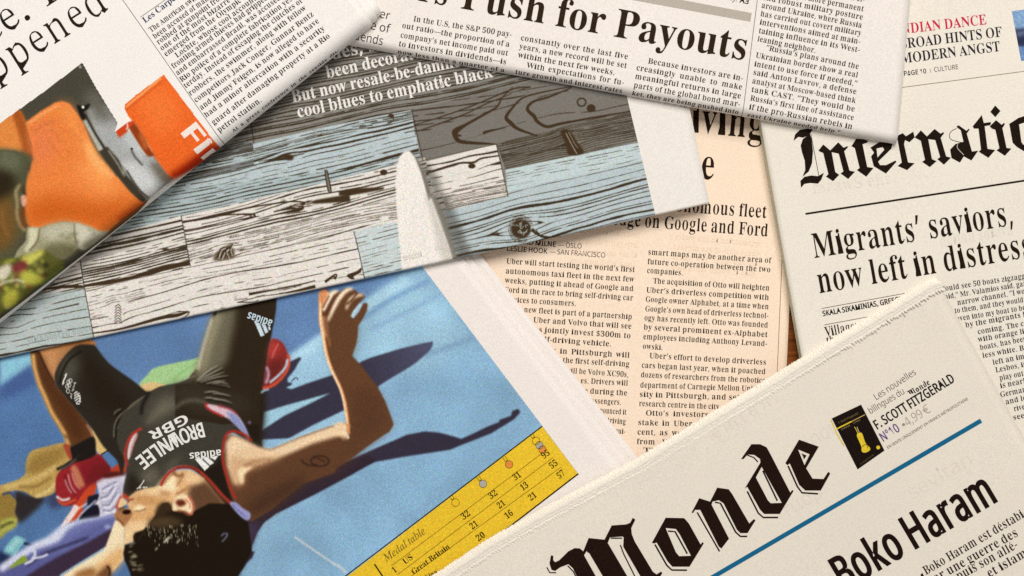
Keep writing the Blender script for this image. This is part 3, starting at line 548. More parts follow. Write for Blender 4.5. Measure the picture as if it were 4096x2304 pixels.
def text_shape(s, p0, p1, cap, style='R', up=None, fit=True, shear=0.0, mid=None):
    """letters standing on the line p0 -> p1 with capitals `cap` units tall"""
    p0, p1 = np.asarray(p0, float), np.asarray(p1, float)
    src = STYLE[style][0]
    sc = cap / CAPH[src]
    sp = 165.0 if src == 'B' else 150.0
    items, x, gaps = [], 0.0, 0
    for ch in s:
        if ch == ' ':
            items.append((x, None, gaps))
            x += sp
            gaps += 1
            continue
        g = glyph(style, ch)
        if g is None:
            x += sp
            continue
        items.append((x, g, gaps))
        x += g[0]
    L = np.linalg.norm(p1 - p0)
    d = (p1 - p0) / L
    u = np.array([d[1], -d[0]]) if up is None else np.asarray(up, float)
    want = L / sc
    kx, extra = 1.0, 0.0
    if fit:
        if gaps:
            kx = min(max(want / x, 0.0), 9.0)
            k1 = min(max(kx, 0.86), 1.07) if style in ('R',) else kx
            extra = (want - x * k1) / gaps
            kx = k1
            if extra < -sp * 0.35 or extra > sp * 2.2:
                kx = want / x
                extra = 0
        else:
            kx = want / x
    V, F, n = [], [], 0
    for (gx, g, gp) in items:
        if g is None:
            continue
        P = g[1]
        X = (gx * kx + gp * extra + P[:, 0] * kx + P[:, 1] * shear) * sc
        Y = P[:, 1] * sc
        if mid is not None:
            t = (X / L)[:, None]
            base = (1 - t) ** 2 * p0 + 2 * t * (1 - t) * np.asarray(mid, float) + t ** 2 * p1
            tx = ((gx + g[0] / 2) * kx + gp * extra) * sc / L
            tan = 2 * (1 - tx) * (np.asarray(mid) - p0) + 2 * tx * (p1 - np.asarray(mid))
            tan /= np.linalg.norm(tan)
            uu = np.array([tan[1], -tan[0]]) if up is None else u
            V.append(base + Y[:, None] * uu)
        else:
            V.append(p0 + X[:, None] * d + Y[:, None] * u)
        F += [(a + n, b + n, c + n) for a, b, c in g[2]]
        n += len(P)
    return np.vstack(V), F


def poly_shape(contours):
    cs = [np.asarray(c, float) for c in contours]
    t = tessellate_polygon([[Vector((p[0], p[1], 0)) for p in c] for c in cs])
    return np.vstack(cs), [tuple(x) for x in t]


def line_shape(pts, w, closed=False):
    P = np.asarray(pts, float)
    ws = np.full(len(P), w, float) if np.isscalar(w) else np.asarray(w, float)
    out = []
    n = len(P)
    for i in range(n):
        a = P[(i - 1) % n] if closed else P[max(i - 1, 0)]
        b = P[(i + 1) % n] if closed else P[min(i + 1, n - 1)]
        t = b - a
        t = t / (np.linalg.norm(t) + 1e-9)
        nrm = np.array([-t[1], t[0]])
        out += [P[i] + nrm * ws[i] / 2, P[i] - nrm * ws[i] / 2]
    F = []
    for i in range(n if closed else n - 1):
        a, b = 2 * i, 2 * ((i + 1) % n)
        F += [(a, a + 1, b + 1), (a, b + 1, b)]
    return np.array(out), F


def seg(p0, p1, w, step=60):
    p0, p1 = np.asarray(p0, float), np.asarray(p1, float)
    n = max(2, int(np.linalg.norm(p1 - p0) / step) + 1)
    return line_shape([p0 + (p1 - p0) * k / (n - 1) for k in range(n)], w)


def split_long(V, F, tol, cond):
    """split triangles whose edges are longer than tol where cond(points) holds"""
    V = [np.asarray(v, float) for v in V]
    out = []
    stack = list(F)
    mids = {}

    def mid(a, b):
        k = (a, b) if a < b else (b, a)
        if k not in mids:
            mids[k] = len(V)
            V.append((V[a] + V[b]) / 2)
        return mids[k]

    while stack:
        a, b, c = stack.pop()
        e = [np.linalg.norm(V[a] - V[b]), np.linalg.norm(V[b] - V[c]), np.linalg.norm(V[c] - V[a])]
        m = max(e)
        if m > tol and cond((V[a] + V[b] + V[c]) / 3):
            i = e.index(m)
            a, b, c = ((a, b, c), (b, c, a), (c, a, b))[i]
            k = mid(a, b)
            stack += [(a, k, c), (k, b, c)]
        else:
            out.append((a, b, c))
    return np.array(V), out


# ------------------------------------------------------------------ things and parts
def mesh_object(name, V, F, mat, parent=None, cols=None, smooth_shade=False):
    me = bpy.data.meshes.new(name)
    V = np.asarray(V, np.float32)
    if parent is not None:
        V = V - np.asarray(parent.location, np.float32)
    if isinstance(F, np.ndarray):
        k = F.shape[1]
        me.vertices.add(len(V))
        me.vertices.foreach_set('co', V.ravel())
        me.loops.add(F.size)
        me.loops.foreach_set('vertex_index', F.ravel().astype(np.int32))
        me.polygons.add(len(F))
        me.polygons.foreach_set('loop_start', np.arange(0, F.size, k, dtype=np.int32))
        me.update(calc_edges=True)
    else:
        me.from_pydata(V.tolist(), [], F)
        me.update()
    if cols is not None:
        at = me.color_attributes.new('print', 'FLOAT_COLOR', 'POINT')
        rgba = np.ones((len(V), 4), np.float32)
        rgba[:, :3] = cols
        at.data.foreach_set('color', rgba.ravel())
    me.materials.append(mat)
    if smooth_shade:
        me.polygons.foreach_set('use_smooth', np.ones(len(me.polygons), bool))
    me.update()
    o = bpy.data.objects.new(name, me)
    scene.collection.objects.link(o)
    if parent is not None:
        o.parent = parent
    return o


class Paper:
    """One newspaper: an Empty, its front page, the pages under it and everything printed on it.
    quad = flat corners (edge start, edge end, far end, far start) in picture units;
    R > 0 rolls the first edge over as a fold of that radius."""

    def __init__(self, label, quad, z0, z1, rgb, R=0.0, wave=0.00022, seed=0, inset=5.0, category='newspaper'):
        self.q = [np.array(p, float) for p in quad]
        self.z0, self.z1, self.R = z0, z1, R
        self.seed = seed
        self.wave = wave
        cx, cy = W(sum(self.q) / 4, z1)
        self.e = bpy.data.objects.new('newspaper', None)
        scene.collection.objects.link(self.e)
        self.e.empty_display_size = 0.02
        self.e.location = (cx, cy, z0)
        self.e['label'] = label
        self.e['category'] = category
        self.e['group'] = 'newspapers spread over one another'
        a, b = self.q[0], self.q[1]
        self.fd = (b - a) / np.linalg.norm(b - a)
        n = np.array([-self.fd[1], self.fd[0]])
        c = (self.q[2] + self.q[3]) / 2 - a
        self.inw = n if n @ c > 0 else -n
        self.mat = paper_material('newsprint', rgb)
        self.parts = {}
        self.inset = inset

    def dist(self, P):
        return (np.asarray(P, float) - self.q[0]) @ self.inw

    def map(self, P, off=0.0):
        """flat picture units -> world points on the (rolled, slightly wavy) page"""
        P = np.asarray(P, float)
        d = self.dist(P)
        z = np.full(len(P), self.z1)
        nx = np.zeros(len(P))
        nz = np.ones(len(P))
        Q = P.copy()
        if self.R > 0:
            R = self.R
            s = np.maximum(R - d, 0.0)
            th = np.minimum(s / R, math.pi)
            over = np.maximum(s / R - math.pi, 0) * R
            newd = np.where(s > 0, R - R * np.sin(th) + over, d)
            drop = np.where(s > 0, R * (1 - np.cos(th)), 0.0)
            Q = P + ((newd - d)[:, None]) * self.inw
            z = z - drop * S
            nx = np.where(s > 0, np.sin(th), 0.0)
            nz = np.where(s > 0, np.cos(th), 1.0)
        k = self.seed * 1.7
        u, v = P[:, 0] * S, P[:, 1] * S
        wv = (np.sin(u * 31 + v * 17 + k) + 0.7 * np.sin(u * 13 - v * 41 + 2 * k) + 0.4 * np.sin(u * 67 + v * 59 + k))
        z = z + self.wave * wv * np.clip(nz, 0, 1)
        x, y = W(Q, self.z1)
        x = x - nx * off * self.inw[0]
        y = y + nx * off * self.inw[1]
        z = z + nz * off
        return np.stack([x, y, z], 1)

    def page(self, name='front_page', grid=70, thick=0.00011, tail=60, quad=None, off=0.0, mat=None):
        qd = self.q if quad is None else [np.array(p, float) for p in quad]
        L = np.linalg.norm((qd[2] + qd[3]) / 2 - (qd[0] + qd[1]) / 2)
        if self.R > 0:
            R = self.R
            b = [-(math.pi - 1) * R - tail]
            b += list(np.linspace(-(math.pi - 1) * R, R * 1.02, 28))
            b += list(np.linspace(R * 1.1, L, grid))[1:]
        else:
            b = list(np.linspace(0, L, grid))
        b = np.array(b) / L
        a = np.linspace(0, 1, grid)
        A, B = np.meshgrid(a, b)
        P = ((1 - A) * (1 - B))[..., None] * qd[0] + (A * (1 - B))[..., None] * qd[1] \
            + (A * B)[..., None] * qd[2] + ((1 - A) * B)[..., None] * qd[3]
        nb, na = A.shape
        P = P.reshape(-1, 2)
        top = self.map(P, off)
        bot = self.map(P, off - thick)
        V = np.vstack([top, bot])
        n = len(top)
        idx = np.arange(n).reshape(nb, na)
        f = np.stack([idx[:-1, :-1], idx[1:, :-1], idx[1:, 1:], idx[:-1, 1:]], -1).reshape(-1, 4)
        w = self.map(np.array([[0., 0], [0, 0]]))
        F = [f, f[:, ::-1] + n]
        ring = np.concatenate([idx[0, :-1], idx[:-1, -1], idx[-1, :0:-1], idx[:0:-1, 0]])
        r2 = np.roll(ring, -1)
        F.append(np.stack([ring, r2, r2 + n, ring + n], 1))
        return mesh_object(name, V, np.vstack(F), mat or self.mat, self.e, smooth_shade=False)

    def slabs(self, name='inner_pages', z0=None, z1=None, n=6, jit=2.5, inset=None, edge_in=None, mat=None, quad=None):
        """the folded pages under the front page: a stack of slightly shifted sheets, one mesh"""
        z0 = self.z0 if z0 is None else z0
        z1 = (self.z1 - 0.00075) if z1 is None else z1
        ins = self.inset if inset is None else inset
        qd = self.q if quad is None else [np.array(p, float) for p in quad]
        c = sum(qd) / 4
        V, F = [], []
        for k in range(n):
            za, zb = z0 + (z1 - z0) * k / n, z0 + (z1 - z0) * (k + 0.86) / n
            P = []
            for i, p in enumerate(qd):
                nxt, prv = qd[(i + 1) % 4], qd[(i - 1) % 4]
                t1 = (nxt - p) / np.linalg.norm(nxt - p)
                t2 = (prv - p) / np.linalg.norm(prv - p)
                e = ins + RNG.uniform(-jit, jit)
                f2 = ins + RNG.uniform(-jit, jit)
                if i in (0, 1) and edge_in is not None:
                    if i == 0:
                        f2 = edge_in
                    else:
                        e = edge_in
                P.append(p + t1 * e + t2 * f2)
            P = np.array(P)
            o = len(V)
            for z in (za, zb):
                x, y = W(P, self.z1)
                V += [(x[i], y[i], z) for i in range(4)]
            F += [(o, o + 3, o + 2, o + 1), (o + 4, o + 5, o + 6, o + 7)]
            F += [(o + i, o + (i + 1) % 4, o + 4 + (i + 1) % 4, o + 4 + i) for i in range(4)]
        return mesh_object(name, V, F, mat or self.mat, self.e)

    def put(self, part, shape, rgb=BLACK, lift=1):
        """collect a printed shape (flat units) into a named part"""
        self.parts.setdefault((part, tuple(rgb), lift), []).append(shape)

    def text(self, part, s, p, cap, style='R', rgb=BLACK, lift=1, **kw):
        p = q(p) if isinstance(p, str) else p
        self.put(part, text_shape(s, p[0], p[1], cap, style, **kw), rgb, lift)

    def flush(self):
        for (part, rgb, lift), shapes in self.parts.items():
            V, F, n = [], [], 0
            for (v, f) in shapes:
                V.append(v)
                F += [tuple(i + n for i in t) for t in f]
                n += len(v)
            V = np.vstack(V)
            big = max(np.ptp(v[:, 0]) + np.ptp(v[:, 1]) for v, f in shapes) > 200
            if self.R > 0:
                V, F = split_long(V, F, self.R * 0.22, lambda c: self.dist(c) < self.R * 1.15)
            V, F = split_long(V, F, 70, lambda c: True)
            M = self.map(V, 0.00003 + 0.00004 * lift)
            # all triangles facing up
            Fa = np.array(F)
            a, b, c = V[Fa[:, 0]], V[Fa[:, 1]], V[Fa[:, 2]]
            cr = (b[:, 0] - a[:, 0]) * (c[:, 1] - a[:, 1]) - (b[:, 1] - a[:, 1]) * (c[:, 0] - a[:, 0])
            Fa[cr > 0] = Fa[cr > 0][:, ::-1]
            mesh_object(part.split('#')[0], M, Fa[np.abs(cr) > 1e-6], ink(rgb), self.e)
        self.parts = {}

    def photo(self, name, canvas, quad, step, keep=None, lift=0):
        """a printed picture: a fine grid over a quad, coloured from a painted canvas"""
        qd = [np.array(p, float) for p in quad]
        na = int(max(np.linalg.norm(qd[1] - qd[0]), np.linalg.norm(qd[2] - qd[3])) / step)
        nb = int(max(np.linalg.norm(qd[3] - qd[0]), np.linalg.norm(qd[2] - qd[1])) / step)
        A, B = np.meshgrid(np.linspace(0, 1, na), np.linspace(0, 1, nb))
        P = ((1 - A) * (1 - B))[..., None] * qd[0] + (A * (1 - B))[..., None] * qd[1] \
            + (A * B)[..., None] * qd[2] + ((1 - A) * B)[..., None] * qd[3]
        P = P.reshape(-1, 2)
        idx = np.arange(len(P)).reshape(nb, na)
        f = np.stack([idx[:-1, :-1], idx[1:, :-1], idx[1:, 1:], idx[:-1, 1:]], -1).reshape(-1, 4)
        ok = canvas.inside(P)
        if keep is not None:
            ok &= keep(P)
        f = f[ok[f].all(1)]
        used = np.zeros(len(P), bool)
        used[f.ravel()] = True
        remap = np.cumsum(used) - 1
        P = P[used]
        f = remap[f]
        a, b, c = P[f[:, 0]], P[f[:, 1]], P[f[:, 2]]
        cr = (b[:, 0] - a[:, 0]) * (c[:, 1] - a[:, 1]) - (b[:, 1] - a[:, 1]) * (c[:, 0] - a[:, 0])
        f = np.where((cr > 0)[:, None], f[:, ::-1], f)
        V = self.map(P, 0.00003 + 0.00004 * lift)
        return mesh_object(name, V, f, PRINT, self.e, cols=lin(canvas.sample(P)))


# ------------------------------------------------------------------ a small painter for the printed pictures
def blur1(a, r, axis):
    if r < 1:
        return a
    k = 2 * r + 1
    pad = [(0, 0)] * a.ndim
    pad[axis] = (r + 1, r)
    c = np.cumsum(np.pad(a, pad, mode='edge'), axis=axis, dtype=np.float64)
    sl = [slice(None)] * a.ndim
    s2 = [slice(None)] * a.ndim
    sl[axis] = slice(k, None)
    s2[axis] = slice(None, -k)
    return (c[tuple(sl)] - c[tuple(s2)]) / k


def blur(a, r):
    r = int(round(r))
    for _ in range(2):
        a = blur1(blur1(a, r, 0), r, 1)
    return a


class Canvas:
    def __init__(self, u0, v0, u1, v1, step, rgb):
        self.u0, self.v0, self.step = u0, v0, step
        self.w, self.h = int((u1 - u0) / step), int((v1 - v0) / step)
        self.a = np.empty((self.h, self.w, 3), np.float32)
        self.a[:] = rgb
        yy, xx = np.mgrid[0:self.h, 0:self.w]
        self.U = (u0 + (xx + .5) * step).astype(np.float32)
        self.V = (v0 + (yy + .5) * step).astype(np.float32)

    def inside(self, P):
        x, y = (P[:, 0] - self.u0) / self.step, (P[:, 1] - self.v0) / self.step
        return (x > 1) & (y > 1) & (x < self.w - 2) & (y < self.h - 2)

    def sample(self, P):
        x = np.clip((P[:, 0] - self.u0) / self.step - .5, 0, self.w - 1.001)
        y = np.clip((P[:, 1] - self.v0) / self.step - .5, 0, self.h - 1.001)
        i, j = x.astype(int), y.astype(int)
        fx, fy = (x - i)[:, None], (y - j)[:, None]
        a = self.a
        return (a[j, i] * (1 - fx) + a[j, i + 1] * fx) * (1 - fy) + (a[j + 1, i] * (1 - fx) + a[j + 1, i + 1] * fx) * fy

    def mask(self, poly, soft=0.0):
        P = np.asarray(poly, float)
        m = 3 * soft + 3 * self.step
        x0 = int(max(0, (P[:, 0].min() - m - self.u0) / self.step))
        x1 = int(min(self.w, (P[:, 0].max() + m - self.u0) / self.step + 1))
        y0 = int(max(0, (P[:, 1].min() - m - self.v0) / self.step))
        y1 = int(min(self.h, (P[:, 1].max() + m - self.v0) / self.step + 1))
        if x1 - x0 < 1 or y1 - y0 < 1:
            return None
        acc = np.zeros((y1 - y0, x1 - x0), np.float32)
        offs = ((-.25, -.25), (.25, -.25), (-.25, .25), (.25, .25))
        xs = self.U[0, x0:x1]
        for ox, oy in offs:
            for r in range(y0, y1):
                yv = self.V[r, 0] + oy * self.step
                a, b = P, np.roll(P, -1, 0)
                hit = (a[:, 1] > yv) != (b[:, 1] > yv)
                if not hit.any():
                    continue
                xc = np.sort(a[hit, 0] + (yv - a[hit, 1]) / (b[hit, 1] - a[hit, 1]) * (b[hit, 0] - a[hit, 0]))
                acc[r - y0] += (np.searchsorted(xc, xs + ox * self.step) % 2)
        acc /= 4
        if soft:
            acc = blur(acc, soft / self.step)
        return acc, (slice(y0, y1), slice(x0, x1))

    def fill(self, pts, rgb, soft=0.0, sm=True, alpha=1.0, to=None, clip=None):
        """to = (rgb2, p, p2): colour runs from rgb at p to rgb2 at p2"""
        P = q(pts) if isinstance(pts, str) else np.asarray(pts, float)
        if sm:
            P = smooth(P)
        r = self.mask(P, soft)
        if r is None:
            return
        m, sl = r
        m = m * alpha
        if clip is not None:
            c = self.mask(smooth(q(clip)) if isinstance(clip, str) else clip, 3)
            full = np.zeros((self.h, self.w), np.float32)
            full[c[1]] = c[0]
            m = m * full[sl]
        col = np.asarray(rgb, np.float32)
        if to is not None:
            p, p2 = np.asarray(to[1], float), np.asarray(to[2], float)
            d = p2 - p
            t = ((self.U[sl] - p[0]) * d[0] + (self.V[sl] - p[1]) * d[1]) / (d @ d)
            t = np.clip(t, 0, 1)[..., None]
            col = col * (1 - t) + np.asarray(to[0], np.float32) * t
        self.a[sl] = self.a[sl] * (1 - m[..., None]) + col * m[..., None]

    def stroke(self, pts, w, rgb, soft=0.0, alpha=1.0, sm=True, clip=None):
        P = q(pts) if isinstance(pts, str) else np.asarray(pts, float)
        ws = np.full(len(P), w, float) if np.isscalar(w) else np.asarray(w, float)
        if sm and len(P) > 2:
            Q = smooth(np.hstack([P, ws[:, None]]), closed=False)
            P, ws = Q[:, :2], np.maximum(Q[:, 2], 0.3)
        v, f = line_shape(P, ws)
        poly = np.vstack([v[0::2], v[1::2][::-1]])
        self.fill(poly, rgb, soft, False, alpha, clip=clip)

    def blob(self, c, rx, ry, rgb, soft=0.0, alpha=1.0, ang=0.0):
        c = q(c)[0] if isinstance(c, str) else np.asarray(c, float)
        t = np.linspace(0, 2 * math.pi, 24, endpoint=False)
        x, y = rx * np.cos(t), ry * np.sin(t)
        ca, sa = math.cos(ang), math.sin(ang)
        self.fill(np.stack([c[0] + x * ca - y * sa, c[1] + x * sa + y * ca], 1), rgb, soft, False, alpha)

    def grade(self, k, mid, sat):
        lum = self.a.mean(2, keepdims=True)
        self.a = lum + (self.a - lum) * sat
        self.a = np.clip(mid + (self.a - mid) * k, 4, 250)

    def grain(self, amp, r=0.0):
        n = RNG.normal(0, 1, (self.h, self.w)).astype(np.float32)
        if r:
            n = blur(n, r / self.step)
            n /= n.std()
        self.a *= (1 + amp * n)[..., None]

    def clouds(self, amp, r):
        n = blur(RNG.normal(0, 1, (self.h, self.w)), r / self.step)
        n /= n.std()
        self.a *= (1 + amp * n)[..., None].astype(np.float32)


# ------------------------------------------------------------------ the table
def build_table():
    m, nt, b, co = base_material('wood')
    st = nn(nt, 'ShaderNodeMapping')
    st.inputs['Scale'].default_value = (1, 14, 1)
    nt.links.new(co, st.inputs['Vector'])
    n = noise(nt, st.outputs[0], 30, 6, 0.6)
    cr = nn(nt, 'ShaderNodeValToRGB')
    cr.color_ramp.elements[0].position = 0.3
    cr.color_ramp.elements[0].color = (*lin((96, 50, 20)), 1)
    cr.color_ramp.elements[1].position = 0.75
    cr.color_ramp.elements[1].color = (*lin((168, 96, 44)), 1)
    nt.links.new(n.outputs['Fac'], cr.inputs[0])
    nt.links.new(cr.outputs[0], b.inputs['Base Color'])
    b.inputs['Roughness'].default_value = 0.45
    x, y = 0.62, 0.45
    V = [(-x, -y, -.02), (x, -y, -.02), (x, y, -.02), (-x, y, -.02), (-x, -y, 0), (x, -y, 0), (x, y, 0), (-x, y, 0)]
    F = [(0, 3, 2, 1), (4, 5, 6, 7), (0, 1, 5, 4), (1, 2, 6, 5), (2, 3, 7, 6), (3, 0, 4, 7)]
    o = mesh_object('tabletop', V, F, m)
    o['kind'] = 'structure'


build_table()

# ------------------------------------------------------------------ peach newspaper
D = Paper('peach newspaper printed with two narrow columns, lying lowest in the middle',
          [(3200, 250), (3125, 1950), (1700, 1850), (1760, 200)], 0.0, 0.0022, (250, 227, 203), seed=1)
D.page()
D.slabs(n=3)
D.text('headline', 'iving', '3 118,971 662,1022', 118, 'M', (56, 38, 22))
D.text('headline', 'e', '3 190,1313 303,1322', 112, 'R', (56, 38, 22))
for s, p in (('onomous fleet', '6 12,160 682,211'), ('edge on Google and Ford', '5 2020,258 6 694,346')):
    D.text('standfirst', s, p, 50, 'R', (56, 38, 22))
D.text('byline', 'RICHARD MILNE', '5 1225,392 1608,421', 20, 'SB', (60, 42, 28))
D.text('byline', '— OSLO', '5 1622,422 1797,435', 20, 'S', (60, 42, 28))
D.text('byline', 'LESLIE HOOK', '5 1243,449 1543,471', 20, 'SB', (60, 42, 28))
D.text('byline', '— SAN FRANCISCO', '5 1560,472 1970,501', 20, 'S', (60, 42, 28))
for s, p in (
        ('Uber will start testing the world’s first', '5 1240,545 2187,608'),
        ('autonomous taxi fleet in the next few', '5 1235,617 2183,680'),
        ('weeks, putting it ahead of Google and', '5 1230,686 2178,748'),
        ('Ford in the race to bring self-driving car', '5 1227,755 2174,817'),
        ('services to consumers.', '5 1222,825 1755,858'),
        ('The new fleet is part of a partnership', '5 1265,895 2167,955'),
        ('between Uber and Volvo that will see', '5 1213,962 2163,1025'),
        ('companies jointly invest $300m to', '5 1208,1030 2158,1095'),
        ('supply a self-driving vehicle.', '5 1205,1098 2015,1155'),
        ('Passengers in Pittsburgh will', '5 1290,1186 2150,1237'),
        ('hail the first self-driving', '5 1545,1266 2147,1304'),
        ('will be Volvo XC90s,', '5 1680,1349 2141,1380'),
        ('cars, es. Drivers will', '8 1660,24 2137,49'),
        ('vehicle during the', '8 1660,96 2132,122'),
        ('passengers.', '8 1835,176 2087,191'),
        ('announced it', '8 1880,246 2125,263'),
        ('driving', '8 1975,323 2120,333'),
        ('acqui-', '8 1992,396 2117,405')):
    D.text('text_column', s, p, 21.5, 'R', (58, 40, 24))
for s, p in (
        ('smart maps may be another area of', '5 2282,478 6 714,541'),
        ('future co-operation between the two', '5 2278,548 6 710,609'),
        ('companies.', '5 2274,614 2541,632'),
        ('The acquisition of Otto will heighten', '5 2320,690 6 702,744'),
        ('Uber’s driverless competition with', '5 2268,757 6 699,813'),
        ('Google owner Alphabet, at a time when', '5 2263,825 6 697,881'),
        ('Google’s own head of driverless technol-', '5 2260,895 6 693,948'),
        ('ogy has recently left. Otto was founded', '5 2255,962 6 691,1016'),
        ('by several prominent ex-Alphabet', '5 2250,1030 6 688,1086'),
        ('employees including Anthony Levand-', '5 2247,1100 6 684,1153'),
        ('owski.', '5 2243,1171 2392,1181'),
        ('Uber’s effort to develop driverless', '5 2292,1240 6 678,1289'),
        ('cars began last year, when it poached', '5 2235,1310 6 674,1358'),
        ('dozens of researchers from the robotics', '5 2230,1380 6 670,1424'),
        ('department of Carnegie Mellon Univer-', '8 2225,62 9 668,92'),
        ('sity in Pittsburgh, and set up its', '8 2220,131 9 660,160'),
        ('research centre in the city.', '8 2216,198 9 345,223'),
        ('Otto’s investors will retain a', '8 2265,268 9 655,292'),
        ('stake in Uber of slightly under', '8 2208,338 9 652,362'),
        ('cent, as well as a share of any', '8 2204,408 9 648,432'),
        ('from Uber’s freight business.', '8 2199,478 9 644,502'),
        ('The Pittsburgh trial', '8 2247,543 9 560,562'),
        ('now under way', '8 2195,606 9 400,626')):
    D.text('text_column', s, p, 21.5, 'R', (58, 40, 24), lift=1.01)
D.put('column_rule', seg((3132, 930), (3105, 1560), 2.2), (120, 90, 60))
# the reverse of the page shows faintly through the thin paper
for i, s in enumerate(('elohw eht ni noitcudorp', 'tekram eht fo trap egral', 'sraey owt txen eht ni', 'wols erom dluow ti dias')):
    D.text('show_through', s, [(2300 - 6 * i, 930 + 40 * i), (2560 - 6 * i, 950 + 40 * i)], 20, 'R', (245, 220, 194))
    D.text('show_through', s, [(2700 - 6 * i, 955 + 40 * i), (3040 - 6 * i, 985 + 40 * i)], 20, 'R', (245, 220, 194))
D.flush()

# ------------------------------------------------------------------ sports newspaper with the athlete
G = Paper('white newspaper with a photo of a runner lying on blue track and yellow table',
          [(1050, -10), (2900, 2400), (400, 4400), (-700, 1380)], 0.0023, 0.0066, (241, 232, 225), seed=2)
G.page()
G.slabs(n=5, inset=9)
G.page('inner_page', grid=24, quad=[(1075, -14), (2945, 2400), (2500, 2740), (600, 320)], off=-0.0011)
G.page('inner_page', grid=24, quad=[(1122, -14), (2993, 2400), (2548, 2740), (650, 320)], off=-0.0020)

def paint_athlete():
    c = Canvas(-130, 990, 2360, 2420, 2.2, (140, 181, 210))
    # blue running track, worn and streaky
    c.fill('p -140,980 1720,980 1594,1111 1484,1188 1287,1336 1160,1424 1000,1520 600,1600 -140,1640', (96, 130, 176), 10, False)
    c.fill('p -140,1480 330,1480 470,1760 760,2050 1060,2430 -140,2430', (84, 121, 170), 14, False)
    c.fill('p 1600,1000 1760,1100 2060,1500 2200,1760 1400,2420 1000,2420 1100,2100 1500,1500', (133, 175, 207), 60, False, 0.8)
    c.fill('p 1480,1200 1700,1090 1900,1350 1700,1480 1500,1480 1430,1400', (156, 198, 222), 45, False)
    c.fill('p 1150,1440 1330,1350 1440,1480 1330,1540 1240,1600 1100,1620', (152, 193, 218), 18, False)
    c.stroke('p 1640,1120 1480,1215 1300,1350 1160,1450', 42, (168, 207, 228), 10)
    c.stroke('p 1720,1120 1560,1200 1450,1275', 17, (122, 163, 203), 7)
    c.stroke('p 1760,1180 1600,1260 1480,1320', 12, (134, 174, 208), 7)
    c.stroke('p 1900,1350 1760,1400 1700,1420', 16, (128, 164, 198), 9)
    c.clouds(0.03, 45)
    c.fill('a 0,450 400,365 425,500 260,620 0,800', (138, 196, 218), 7, False)
    c.fill('a 0,800 260,620 425,505 470,760 330,830 0,990', (72, 98, 152), 16, False)
    c.fill('7 900,560 800,620 880,700 960,640', (84, 126, 176), 4, False)
    # shadows lying on the track in the picture
    pur = (62, 58, 76)
    c.fill('f 600,650 850,555 1000,515 1110,490 1150,490 1130,545 1060,610 980,670 760,805 700,870 600,800', pur, 2.5,
           to=((84, 86, 112), (1430, 1470), (1730, 1380)))
    c.fill('b 1470,800 1600,737 1632,745 1590,810 1540,900 1450,1010 1450,1060 1500,1065 1510,1090 1430,1130 1500,1148 '
           '1700,1075 2060,955 2260,1300 2300,1600 2000,1760 1080,1800 1080,1200 1200,1100', pur, 2, False)
    c.stroke('b 1500,1045 1560,1000 1585,1030', 4, (66, 62, 82))
    c.fill('7 1915,252 2080,200 2430,103 2290,175 2090,270 1915,385', (158, 202, 222), 2, False)
    c.fill('7 2060,472 2300,340 2540,225 2580,330 2440,345 2200,430 2090,470', (152, 194, 220), 2, False)
    c.fill('8 -120,700 0,640 100,590 280,510 510,410 640,385 740,392 850,420 910,440 1000,400 1100,350 1190,315 1190,300 '
           '1275,270 1285,235 1330,218 1345,245 1300,295 1130,400 900,490 830,520 500,570 280,610 0,745 -120,800', (60, 54, 70), 2, False)
    c.fill('e 1470,-30 1290,80 1040,215 740,365 650,430 600,500 545,640 580,642 560,690 500,740 440,819 400,900 200,900 '
           '300,400 700,150 1400,-60', (58, 46, 58), 2.5, False)
    c.fill('e 530,420 620,440 590,520 540,640 520,720 430,830 320,830 330,560', (74, 60, 84), 12, False, 0.8)
    c.stroke('e 870,535 1000,625 1130,712 1250,792', 5, (226, 217, 208), 1.5)
    c.stroke('8 0,1360 40,1400 60,1440', 5, (190, 205, 215), 2)
    # things strewn behind the runner: towel, bag, bottle
    c.fill('d 110,200 200,225 330,240 300,300 250,350 150,430 100,380', (54, 48, 50), 8)
    c.fill('d 330,240 420,180 470,290 380,330', (66, 74, 108), 12)
    c.fill('7 190,660 200,580 240,525 350,495 470,470 600,500 590,560 480,690 440,700 410,820 350,860 260,872 180,830 110,820 '
           '50,840 0,900 -20,800 60,765 130,740 185,700', (190, 157, 86), 2)
    c.fill('7 200,640 260,560 470,500 480,560 330,680 220,700', (158, 124, 62), 14)
    c.stroke('7 30,800 150,770 280,720 420,640', 14, (216, 186, 116), 7)
    c.stroke('7 260,865 360,820 430,740', 12, (222, 196, 130), 5)
    c.stroke('7 140,790 260,790 380,720', 8, (142, 108, 54), 5)
    c.fill('d -10,255 50,205 100,240 120,290 108,350 125,410 110,460 50,495 0,545 -30,500', (150, 122, 58), 3)
    c.fill('d 0,430 60,400 120,395 125,430 100,470 40,500 0,540', (178, 182, 84), 6)
    c.stroke('d 0,470 50,440 100,425', 10, (84, 76, 40), 4)
    c.stroke('d 20,230 70,212 110,250', 9, (70, 80, 110), 3)
    c.fill('d 20,650 60,580 110,528 150,535 188,560 150,610 100,682 50,672', (122, 186, 196), 3)
    c.stroke('d 60,640 110,580 150,550', 14, (166, 214, 214), 6)
    c.fill('d -10,640 40,655 100,690 60,750 -10,760', (36, 48, 84), 8)
    c.stroke('d 175,580 210,590 250,600', 9, (34, 34, 48), 3)
    # flag and jacket
    c.fill('d 700,130 740,105 830,85 925,70 960,160 905,210 860,330 830,380 720,392 690,300 720,220', (212, 206, 222), 2)
    c.fill('d 745,190 790,150 880,130 900,200 850,300 770,370 730,300', (186, 184, 206), 8)
    for s in ('d 740,190 790,160 850,130', 'd 730,250 780,235 830,160', 'd 740,300 790,300 850,210', 'd 745,340 800,345 850,300'):
        c.stroke(s, 5, (128, 128, 160), 3)
        c.stroke(q(s) + 8, 6, (238, 234, 240), 3)
